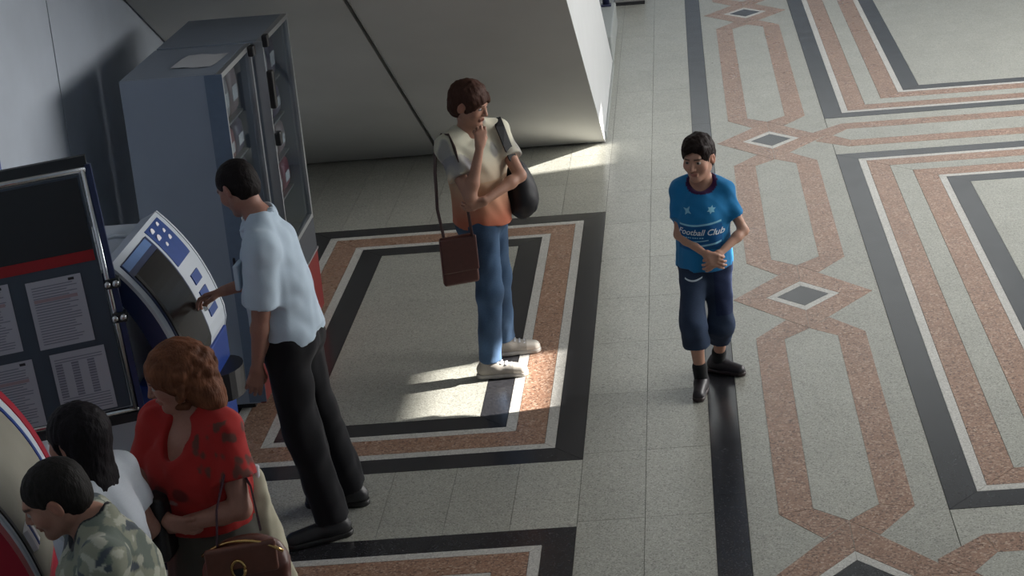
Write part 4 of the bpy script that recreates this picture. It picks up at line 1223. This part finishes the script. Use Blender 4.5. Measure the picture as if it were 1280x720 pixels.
# brown shoulder bag at his right hip
sb = empty('shoulder_bag', (-1.345, 9.27, 0.62), 0, 'flat dark brown shoulder bag hanging at the hip of the youth in jeans', 'bag')
o = A(-1.345, 9.27, 0.62)
Rs = frame((0.32, -0.95, 0))
sdf_mesh('bag_body', [B_((-1.36, 9.25, 0.735), (0.098, 0.026, 0.135), Rs, 0.015, 0.01)], 0.006, 'leather', sb, (0.085, 0.030, 0.024), origin=o)
sdf_mesh('flap', [B_((-1.351, 9.224, 0.772), (0.100, 0.006, 0.098), Rs, 0.005, 0.01)], 0.005, 'leather', sb, (0.075, 0.026, 0.021), origin=o)
ps = [(-1.435, 9.285, 0.85), (-1.46, 9.33, 1.00), (-1.455, 9.36, 1.20), (-1.445, 9.40, 1.33), (-1.405, 9.405, 1.395), (-1.360, 9.365, 1.402), (-1.330, 9.315, 1.345), (-1.30, 9.27, 1.15), (-1.285, 9.26, 1.0), (-1.275, 9.245, 0.86)]
MB().strap([tuple(A(*p) - o) for p in ps], (0.4, -0.6, 0.0), 0.030, 0.005).build('strap', 'leather', sb, False, (0.05, 0.02, 0.017))

# ============ man in the pale shirt using the kiosk
root = A(-1.85, 7.78, 0)
man = person('person', root, 'man in a pale blue short-sleeved shirt and black trousers at the kiosk')
b = Body(1.03, (-1.965, 7.79, 0.985), (-0.97, 0.12, 0), (-2.000, 7.79, 1.285), (-0.99, 0.06, 0), (-2.035, 7.80, 1.515), (-2.125, 7.845, 1.665), (-0.78, 0.40, -0.55), (-0.5, 0.3, 0.8),
         feet={1: (-1.815, 7.955, 0.09), -1: (-1.845, 7.640, 0.09)}, knees={1: (-1, 0.1, 0), -1: (-1, -0.05, 0)},
         hands={1: (-2.310, 8.035, 1.10), -1: (-2.090, 7.600, 0.83)}, elbows={1: (0.2, 0.5, -1), -1: (1, -0.3, 0)},
         sh=0.180, chw=0.158, chd=0.112, wa=0.148, wad=0.106, hip=0.155, hipd=0.112, arm=1.0, leg=0.98, head_s=1.0,
         shR=(-2.085, 7.960, 1.42), shL=(-2.005, 7.625, 1.435))
skin = (0.34, 0.175, 0.130)
pr = b.torso() + b.neckp() + head_prims(b.head, b.Rh, b.hs)
for sd in (1, -1): pr += b.armp(sd) + b.legp(sd)
hR = hand_prims(b.wr[1], (-0.9, -0.10, -0.15), (-0.1, -0.35, -0.9), 1.0, 0.55, -1)
hL = hand_prims(b.wr[-1], (-0.28, 0.02, -0.95), (-0.2, 0.95, 0.0), 1.0, 0.35, -1)
pr += hR + hL
f1 = box_around([b.wr[1] + A(-0.2, -0.08, -0.10), b.wr[1] + A(0.02, 0.08, 0.06)], 0.0)
f2 = box_around([b.wr[-1] + A(-0.13, -0.07, -0.20), b.wr[-1] + A(0.06, 0.08, 0.02)], 0.0)
sdf_mesh('body', pr, 0.009, 'skin', man, skin_color(skin, [(b.head, b.Rh, b.hs)], stubble=0.4),
         fine=[(b.head - 0.13, b.head + 0.14, 0.0036), (f1[0], f1[1], 0.004), (f2[0], f2[1], 0.004)], origin=root)
eyes(b.head, b.Rh, b.hs, man, root)
hp, hpost = hair_cap(b, 0.006, (0, 0.112, -0.055), (0.085, 0.080, 0.100), cuts=[((0, -0.05, -0.130), (0.12, 0.10, 0.050)), ((0.075, 0.035, -0.06), (0.03, 0.04, 0.06)), ((-0.075, 0.035, -0.06), (0.03, 0.04, 0.06))], seed=9, amp=0.0015, freq=160)
sdf_mesh('hair', hp, 0.0045, 'hair', man, (0.012, 0.009, 0.009), hpost, origin=root)
sc = (0.47, 0.57, 0.67)
tp = b.torso(0.018, 0.018)
for sd in (1, -1): tp += b.armp(sd, 0.022, stop=0.86, gend=0.036)
tp += [F_(b.chest, b.pelvis + A(0, 0, 0.01), 0.13, 0.145, 0.06)]
tp.append(SUB(E_(b.neck + b.Rc @ A(0, 0.05, 0.04), A(0.062, 0.075, 0.062), b.Rc, 0.01)))
tp.append(SUB(E_(b.neck + A(0, 0.0, 0.07), A(0.064, 0.066, 0.066), b.Rc, 0.01)))
shirt = sdf_mesh('shirt', tp, 0.0065, 'cotton', man, sc, fold_post(19, 0.008, 20, (1.4, 1.4, 0.35), lambda F, X, Y, Z: np.maximum(F, 0.975 - 0.035 * np.cos((X + 1.95) * 9) - Z)), origin=root)
colr = []
for sd in (1, -1):
    colr += [C(b.neck + b.Rc @ A(0, -0.060, 0.040), b.neck + b.Rc @ A(sd * 0.058, -0.01, 0.022), 0.016, 0.015, 0.01), C(b.neck + b.Rc @ A(sd * 0.058, -0.01, 0.022), b.neck + b.Rc @ A(sd * 0.035, 0.075, -0.035), 0.015, 0.011, 0.01)]
sdf_mesh('collar', colr, 0.005, 'cotton', man, (0.50, 0.60, 0.70), origin=root)
pk = b.chest + b.Rc @ A(-0.13, 0.115, 0.02)
sdf_mesh('chest_pocket', [B_(pk, (0.05, 0.012, 0.06), b.Rc, 0.006)], 0.005, 'cotton', man, (0.46, 0.56, 0.66), origin=root)
sdf_mesh('pen', [C(pk + b.Rc @ A(0.0, 0.016, 0.02), pk + b.Rc @ A(0.0, 0.016, 0.075), 0.007)], 0.004, 'leather', man, (0.01, 0.01, 0.02), origin=root)
sp = [p for p in b.torso(0.016) if p[1][2] < 1.06]
for sd in (1, -1): sp += b.legp(sd, 0.016, stop=1.99, gk=0.026, ge=0.040)
sdf_mesh('trousers', sp, 0.0065, 'cotton', man, (0.0075, 0.0075, 0.010), fold_post(23, 0.010, 20, (1, 1, 0.5), lambda F, X, Y, Z: np.maximum(F, Z - 1.07)), origin=root)
sdf_mesh('belt', [F_(b.pelvis + A(0, 0, 0.075), b.pelvis + A(0, 0, 0.115), 0.130, 0.128, 0.01)], 0.006, 'leather', man, (0.010, 0.009, 0.009),
         lambda F, X, Y, Z: np.maximum(F, b.pelvis[2] + 0.075 - Z), origin=root)
for sd, dr in ((1, (-0.95, 0.05)), (-1, (-0.92, -0.40))):
    shoe(b.an[sd], dr, 1.03, man, root, 'leather', 'leather', (0.020, 0.020, 0.022), (0.014, 0.013, 0.013), length=0.295)

# ============ woman in red with auburn curls
root = A(-1.94, 6.12, 0)
wr = person('person', root, 'woman in a red blouse with auburn curls, arms folded')
b = Body(0.93, (-1.925, 6.13, 0.90), (-0.45, -0.89, 0), (-1.930, 6.10, 1.155), (-0.45, -0.89, 0), (-1.945, 6.105, 1.345), (-1.975, 6.095, 1.50), (-0.88, -0.30, -0.30),
         feet={1: (-2.02, 6.12, 0.08), -1: (-1.86, 6.15, 0.08)}, knees={1: (-0.4, -1, 0), -1: (-0.4, -1, 0)},
         hands={1: (-2.02, 5.905, 1.03), -1: (-2.00, 5.915, 1.00)}, elbows={1: (-0.8, 0.2, -1), -1: (1, -0.05, -0.7)},
         sh=0.162, chw=0.158, chd=0.122, wa=0.155, wad=0.125, hip=0.180, hipd=0.135, arm=1.05, leg=1.1, head_s=0.98, breast=0.075, belly=0.03)
b.el[-1] = A(-1.760, 5.955, 1.030)
skin = (0.36, 0.18, 0.135)
pr = b.torso() + b.neckp() + head_prims(b.head, b.Rh, b.hs, female=True)
for sd in (1, -1): pr += b.armp(sd) + b.legp(sd)
hL = hand_prims(b.wr[-1], (-0.95, 0.0, 0.15), (0.2, 0.9, 0.2), 0.90, 0.5, -1)
hR = hand_prims(b.wr[1], (0.8, -0.1, -0.25), (-0.1, 0.9, 0.2), 0.90, 0.5, 1)
pr += hL + hR
f1 = box_around([b.wr[-1] + A(-0.19, -0.09, -0.09), b.wr[1] + A(0.19, 0.09, 0.09)], 0.0)
sdf_mesh('body', pr, 0.009, 'skin', wr, skin_color(skin, [(b.head, b.Rh, b.hs)], lip=(0.9, 0.45, 0.5)),
         fine=[(b.head - 0.125, b.head + 0.135, 0.004), (f1[0], f1[1], 0.004)], origin=root)
eyes(b.head, b.Rh, b.hs, wr, root)
def curls(w, R, s):
    r = np.random.RandomState(4); P = []
    P += [E_(w(0.0, -0.035, 0.02), A(0.098, 0.112, 0.105) * s, R, 0.03), E_(w(0.0, -0.065, -0.06), A(0.098, 0.075, 0.095) * s, R, 0.04), E_(w(-0.03, -0.085, -0.12), A(0.080, 0.055, 0.080) * s, R, 0.04)]
    for i in range(130):
        th = r.uniform(0, 2 * math.pi); ph = r.uniform(-0.9, 1.2)
        v = A(math.cos(th) * math.cos(ph), math.sin(th) * math.cos(ph), math.sin(ph))
        if v[1] > 0.55 and v[2] < 0.5: continue
        p = A(0, -0.035, 0.0) + v * A(0.098, 0.112, 0.110)
        if v[2] < -0.2: p = p * A(1.0, 1.0, 1.25)
        tn = nrm(np.cross(v, A(r.normal(), r.normal(), r.normal())))
        P.append(C(w(*(p - tn * 0.016)), w(*(p + tn * 0.016 + v * 0.004)), r.uniform(0.011, 0.018) * s, None, 0.006))
    return P
hp, hpost = hair_cap(b, 0.016, (0, 0.105, -0.055), (0.064, 0.070, 0.085), extra=curls, seed=31, amp=0.003, freq=90)
hp = [p for p in hp if not (p[0] == 's' and p[1][-1] == 0.008 and np.allclose(p[1][2], A(0.024, 0.024, 0.036) * b.hs))]
def curl_col(V):
    n = waves(V[:, 0], V[:, 1], V[:, 2], 33, 60)[:, None]
    return A(0.150, 0.058, 0.030) * (1 + 0.55 * n)
sdf_mesh('hair', hp, 0.005, 'hair', wr, curl_col, hpost, origin=root)
def red_col(V):
    n = waves(V[:, 0], V[:, 1], V[:, 2], 41, 85)[:, None]
    c = np.tile(A(0.36, 0.022, 0.020), (len(V), 1))
    q = (V - b.chest) @ b.Rc
    onl = np.linalg.norm(V - (b.sh[-1] + (b.el[-1] - b.sh[-1]) * 0.25), axis=1)[:, None] < 0.13
    m = onl * np.clip((n - 0.12) * 6, 0, 1)
    c = c * (1 - 0.8 * m) + A(0.06, 0.05, 0.04) * 0.8 * m
    # dark butterfly-like print low on the front
    for dx in (-0.045, 0.045):
        d = np.sqrt(((q[:, 0] - dx) / 0.040) ** 2 + ((q[:, 2] + 0.045) / 0.032) ** 2)[:, None]
        m = np.clip((1 - d) * 4, 0, 1) * (q[:, 1:2] > 0)
        c = c * (1 - 0.75 * m) + A(0.07, 0.01, 0.012) * 0.75 * m
    d = np.sqrt(((q[:, 0]) / 0.024) ** 2 + ((q[:, 2] + 0.082) / 0.010) ** 2)[:, None]
    m = np.clip((1 - d) * 4, 0, 1) * (q[:, 1:2] > 0)
    return c * (1 - 0.7 * m) + A(0.35, 0.30, 0.28) * 0.7 * m
tp = b.torso(0.016, 0.018)
for sd in (1, -1): tp += b.armp(sd, 0.020, stop=0.60, gend=0.034)
tp += [F_(b.chest, b.pelvis + A(0, 0, 0.02), 0.145, 0.175, 0.06)]
tp.append(SUB(E_(b.neck + b.Rc @ A(0.0, 0.10, -0.02), A(0.055, 0.085, 0.115), b.Rc, 0.01)))
tp.append(SUB(E_(b.neck + A(0, 0.0, 0.06), A(0.075, 0.075, 0.070), b.Rc, 0.01)))
sdf_mesh('blouse', tp, 0.0065, 'cotton', wr, red_col, fold_post(43, 0.008, 28, (1, 1, 0.4), lambda F, X, Y, Z: np.maximum(F, 0.93 - Z)), origin=root)
sp = [p for p in b.torso(0.016) if p[1][2] < 0.98]
sp += [F_(b.pelvis + A(0, 0, -0.02), (-1.93, 6.13, 0.42), 0.17, 0.21, 0.06)]
sdf_mesh('skirt', sp, 0.008, 'cotton', wr, (0.085, 0.082, 0.070), fold_post(45, 0.008, 26, (1.5, 1.5, 0.1), lambda F, X, Y, Z: np.maximum(F, Z - 1.0)), origin=root)
for sd in (1, -1):
    shoe(b.an[sd], (-0.45, -0.9), 0.9, wr, root, 'leather', 'leather', (0.02, 0.016, 0.014), (0.02, 0.018, 0.016), length=0.26)
# handbag and cream tote on her left arm
hbg = empty('handbag', (-1.74, 5.86, 0.78), 0, 'brown leather handbag with gold rings at the arm of the woman in red', 'handbag')
o = A(-1.74, 5.86, 0.66); dzb = 0.12
Rg = frame((0.25, -0.97, 0))
sdf_mesh('bag_body', [E_((-1.735, 5.84, 0.755), (0.150, 0.055, 0.115), Rg, 0.03), B_((-1.735, 5.84, 0.70), (0.145, 0.055, 0.07), Rg, 0.03, 0.03)], 0.006, 'leather', hbg, (0.10, 0.032, 0.022), fold_post(51, 0.003, 45), origin=o)
ridge = [(-1.735 + 0.145 * t, 5.795 + 0.012 * abs(t), 0.868 - 0.055 * t * t) for t in [-1 + 2 * i / 14 for i in range(15)]]
MB().tube([tuple(A(*p) - o) for p in ridge], 0.006, 8).build('zip_rim', 'gold', hbg, True)
sdf_mesh('flap', [B_((-1.735, 5.785, 0.80), (0.125, 0.012, 0.06), Rg, 0.01, 0.01)], 0.006, 'leather', hbg, (0.13, 0.045, 0.03), origin=o)
ring = [(-1.745 + 0.024 * math.cos(a), 5.765, 0.775 + 0.034 * math.sin(a)) for a in [2 * math.pi * i / 16 for i in range(17)]]
MB().tube([tuple(A(*p) - o) for p in ring], 0.006, 8).build('buckle_ring', 'gold', hbg, True)
MB().box(-0.022, 0.012, -0.098, -0.088, 0.04, 0.115).build('buckle_tab', 'black_plastic', hbg)
ps = [(-1.82, 5.80, 0.85), (-1.815, 5.84, 0.97), (-1.80, 5.93, 1.055), (-1.765, 6.00, 1.065), (-1.72, 5.97, 0.99), (-1.68, 5.88, 0.86)]
MB().strap([tuple(A(*p) - o - A(0, 0, 0)) for p in ps], (0.2, -0.5, 0.2), 0.025, 0.006).build('handle_strap', 'leather', hbg, False, (0.05, 0.018, 0.03))
tb = empty('cream_jacket', (-1.77, 6.17, 0.55), 0, 'cream jacket hanging behind the elbow of the woman in red', 'jacket')
o = A(-1.77, 6.17, 0.55)
cl = [E_((-1.775, 6.17, 0.84), (0.070, 0.10, 0.24), frame((0.3, -0.95, 0)), 0.05), C((-1.775, 6.14, 1.08), (-1.725, 6.16, 0.62), 0.035, 0.075, 0.05)]
sdf_mesh('cloth', cl, 0.007, 'cotton', tb, (0.43, 0.40, 0.30), fold_post(53, 0.010, 30, (1.5, 1.5, 0.2)), origin=o)
MB().tube([(0.0, -0.03, 0.42), (0.03, -0.035, 0.50), (0.035, -0.04, 0.56)], 0.012, 8).build('collar', 'paper_white', tb, True)

# ============ woman with long black hair, white top
root = A(-2.205, 5.70, 0)
wd = person('person', root, 'woman with long straight black hair and a white top')
b = Body(0.90, (-2.170, 5.69, 0.885), (-0.95, 0.30, 0), (-2.175, 5.685, 1.13), (-0.95, 0.30, 0), (-2.185, 5.685, 1.315), (-2.222, 5.705, 1.46), (-0.92, 0.30, -0.12),
         feet={1: (-2.17, 5.77, 0.08), -1: (-2.17, 5.61, 0.08)}, knees={1: (-1, 0.3, 0), -1: (-1, 0.3, 0)},
         hands={1: (-2.23, 5.84, 0.86), -1: (-2.23, 5.55, 0.86)}, elbows={1: (1, 0.3, 0), -1: (1, -0.2, 0)},
         sh=0.165, chw=0.148, chd=0.105, wa=0.135, wad=0.10, hip=0.160, hipd=0.115, arm=0.9, leg=0.95, head_s=0.97, breast=0.05)
skin = (0.38, 0.20, 0.15)
pr = b.torso() + b.neckp() + head_prims(b.head, b.Rh, b.hs, female=True)
for sd in (1, -1): pr += b.armp(sd) + b.legp(sd)
pr += hand_prims(b.wr[1], (-0.1, 0, -1), (0, -0.9, 0.0), 0.88, 0.3, -1) + hand_prims(b.wr[-1], (-0.1, 0, -1), (0, 0.9, 0.0), 0.88, 0.3, 1)
sdf_mesh('body', pr, 0.008, 'skin', wd, skin_color(skin, [(b.head, b.Rh, b.hs)]), fine=[(b.head - 0.125, b.head + 0.135, 0.004)], origin=root)
eyes(b.head, b.Rh, b.hs, wd, root)
def longhair(w, R, s):
    Rw = frame((-0.95, 0.30, 0))
    h0 = b.head
    return [E_(w(0, -0.03, 0.025), A(0.092, 0.105, 0.098) * s, R, 0.03),
            E_(h0 + A(0.055, -0.02, -0.11), A(0.088, 0.055, 0.14), Rw, 0.05), E_(h0 + A(0.072, -0.025, -0.20), A(0.076, 0.040, 0.11), Rw, 0.05)]
hp, hpost = hair_cap(b, 0.012, (0, 0.108, -0.055), (0.062, 0.066, 0.090), extra=longhair, seed=61, amp=0.003, freq=110, bias=(1.2, 1.2, 0.15))
sdf_mesh('hair', hp, 0.005, 'hair', wd, (0.010, 0.008, 0.010), hpost, origin=root)
tp = b.torso(0.016, 0.018)
for sd in (1, -1): tp += b.armp(sd, 0.018, stop=0.65, gend=0.028)
tp += [F_(b.chest, b.pelvis + A(0, 0, -0.03), 0.13, 0.16, 0.06)]
tp.append(SUB(E_(b.neck + A(-0.02, 0.0, 0.05), A(0.07, 0.07, 0.060), b.Rc, 0.01)))
sdf_mesh('white_top', tp, 0.007, 'cotton', wd, (0.58, 0.62, 0.68), fold_post(63, 0.008, 26, (1, 1, 0.4), lambda F, X, Y, Z: np.maximum(F, 0.80 - Z)), origin=root)
sp = [p for p in b.torso(0.012) if p[1][2] < 0.95]
for sd in (1, -1): sp += b.legp(sd, 0.010, stop=1.97, gk=0.012, ge=0.012)
sdf_mesh('trousers', sp, 0.008, 'denim', wd, (0.02, 0.025, 0.05), lambda F, X, Y, Z: np.maximum(F, Z - 0.95), origin=root)
for sd in (1, -1):
    shoe(b.an[sd], (-0.95, 0.3), 0.87, wd, root, 'leather', 'leather', (0.02, 0.02, 0.02), (0.02, 0.02, 0.02), length=0.26)
bb = empty('black_bag', (-2.06, 5.98, 0.86), 0, 'black shoulder bag between the white top and the red blouse', 'bag')
o = A(-2.06, 5.98, 0.86)
sdf_mesh('bag_body', [B_((-2.055, 5.97, 0.99), (0.04, 0.085, 0.125), frame((0.1, 1, 0)), 0.025, 0.02)], 0.007, 'leather', bb, (0.008, 0.008, 0.010), fold_post(71, 0.003, 40), origin=o)
ps = [(-2.06, 5.93, 1.09), (-2.09, 5.93, 1.17), (-2.13, 5.90, 1.275), (-2.18, 5.90, 1.29), (-2.20, 5.96, 1.20), (-2.10, 6.02, 1.08)]
MB().strap([tuple(A(*p) - o) for p in ps], (0.1, 1, 0), 0.028, 0.006).build('strap', 'leather', bb, False, (0.008, 0.008, 0.010))

# ============ man in the camouflage t-shirt
root = A(-2.0, 5.10, 0)
cm = person('person', root, 'man with cropped dark hair in a camouflage t-shirt, head bowed')
b = Body(1.01, (-1.93, 5.12, 0.97), (-0.95, -0.25, 0), (-1.955, 5.115, 1.24), (-0.90, -0.42, 0), (-1.985, 5.115, 1.435), (-2.078, 5.095, 1.548), (-0.92, -0.22, -0.42), (-0.35, -0.1, 0.9),
         feet={1: (-1.90, 5.22, 0.09), -1: (-1.95, 5.02, 0.09)}, knees={1: (-1, 0, 0), -1: (-1, 0, 0)},
         hands={1: (-2.20, 5.28, 1.05), -1: (-2.17, 4.98, 1.05)}, elbows={1: (0.5, 0.5, -1), -1: (0.6, -0.5, -1)},
         sh=0.195, chw=0.168, chd=0.122, wa=0.150, wad=0.115, hip=0.160, hipd=0.118, arm=1.0, leg=1.0, head_s=0.98)
skin = (0.36, 0.185, 0.130)
pr = b.torso() + b.neckp() + head_prims(b.head, b.Rh, b.hs)
for sd in (1, -1): pr += b.armp(sd) + b.legp(sd)
pr += hand_prims(b.wr[1], (-1, -0.2, 0.1), (0, -0.9, 0.2), 1.0, 0.5, 1) + hand_prims(b.wr[-1], (-1, 0.2, 0.1), (0, 0.9, 0.2), 1.0, 0.5, -1)
sdf_mesh('body', pr, 0.009, 'skin', cm, skin_color(skin, [(b.head, b.Rh, b.hs)], stubble=0.3), fine=[(b.head - 0.13, b.head + 0.14, 0.0036)], origin=root)
eyes(b.head, b.Rh, b.hs, cm, root)
hp, hpost = hair_cap(b, 0.006, (0, 0.110, -0.055), (0.085, 0.075, 0.098), cuts=[((0, -0.05, -0.135), (0.12, 0.10, 0.050)), ((0.075, 0.035, -0.06), (0.03, 0.04, 0.06)), ((-0.075, 0.035, -0.06), (0.03, 0.04, 0.06))], seed=81, amp=0.0015, freq=160)
sdf_mesh('hair', hp, 0.0045, 'hair', cm, (0.016, 0.014, 0.013), hpost, origin=root)
def camo(V):
    n1 = waves(V[:, 0], V[:, 1], V[:, 2], 91, 46)[:, None]; n2 = waves(V[:, 0], V[:, 1], V[:, 2], 92, 60)[:, None]; n3 = waves(V[:, 0], V[:, 1], V[:, 2], 93, 52)[:, None]
    c = np.tile(A(0.25, 0.26, 0.20), (len(V), 1))
    c = np.where(n1 > 0.15, A(0.14, 0.165, 0.14), c); c = np.where(n2 > 0.22, A(0.40, 0.40, 0.33), c); c = np.where(n3 > 0.34, A(0.07, 0.085, 0.10), c)
    dn = np.linalg.norm(V - (b.neck + b.Rc @ A(0, 0.012, 0.012)), axis=1)
    return np.where((dn < 0.096)[:, None], A(0.012, 0.012, 0.018), c)
tp = b.torso(0.016, 0.018)
for sd in (1, -1): tp += b.armp(sd, 0.018, stop=0.75, gend=0.028)
tp += [F_(b.chest, b.pelvis + A(0, 0, -0.05), 0.15, 0.165, 0.06)]
tp.append(SUB(E_(b.neck + b.Rc @ A(0, 0.03, 0.055), A(0.078, 0.085, 0.062), b.Rc, 0.01)))
sdf_mesh('t_shirt', tp, 0.0065, 'cotton', cm, camo, fold_post(83, 0.009, 26, (1, 1, 0.6), lambda F, X, Y, Z: np.maximum(F, 0.86 - Z)), origin=root)
sp = [p for p in b.torso(0.014) if p[1][2] < 1.04]
for sd in (1, -1): sp += b.legp(sd, 0.014, stop=1.97, gk=0.02, ge=0.025)
sdf_mesh('trousers', sp, 0.008, 'denim', cm, (0.03, 0.03, 0.035), lambda F, X, Y, Z: np.maximum(F, Z - 1.03), origin=root)
for sd in (1, -1):
    shoe(b.an[sd], (-0.95, -0.2), 1.0, cm, root, 'leather', 'leather', (0.02, 0.02, 0.02), (0.02, 0.02, 0.02), length=0.29)
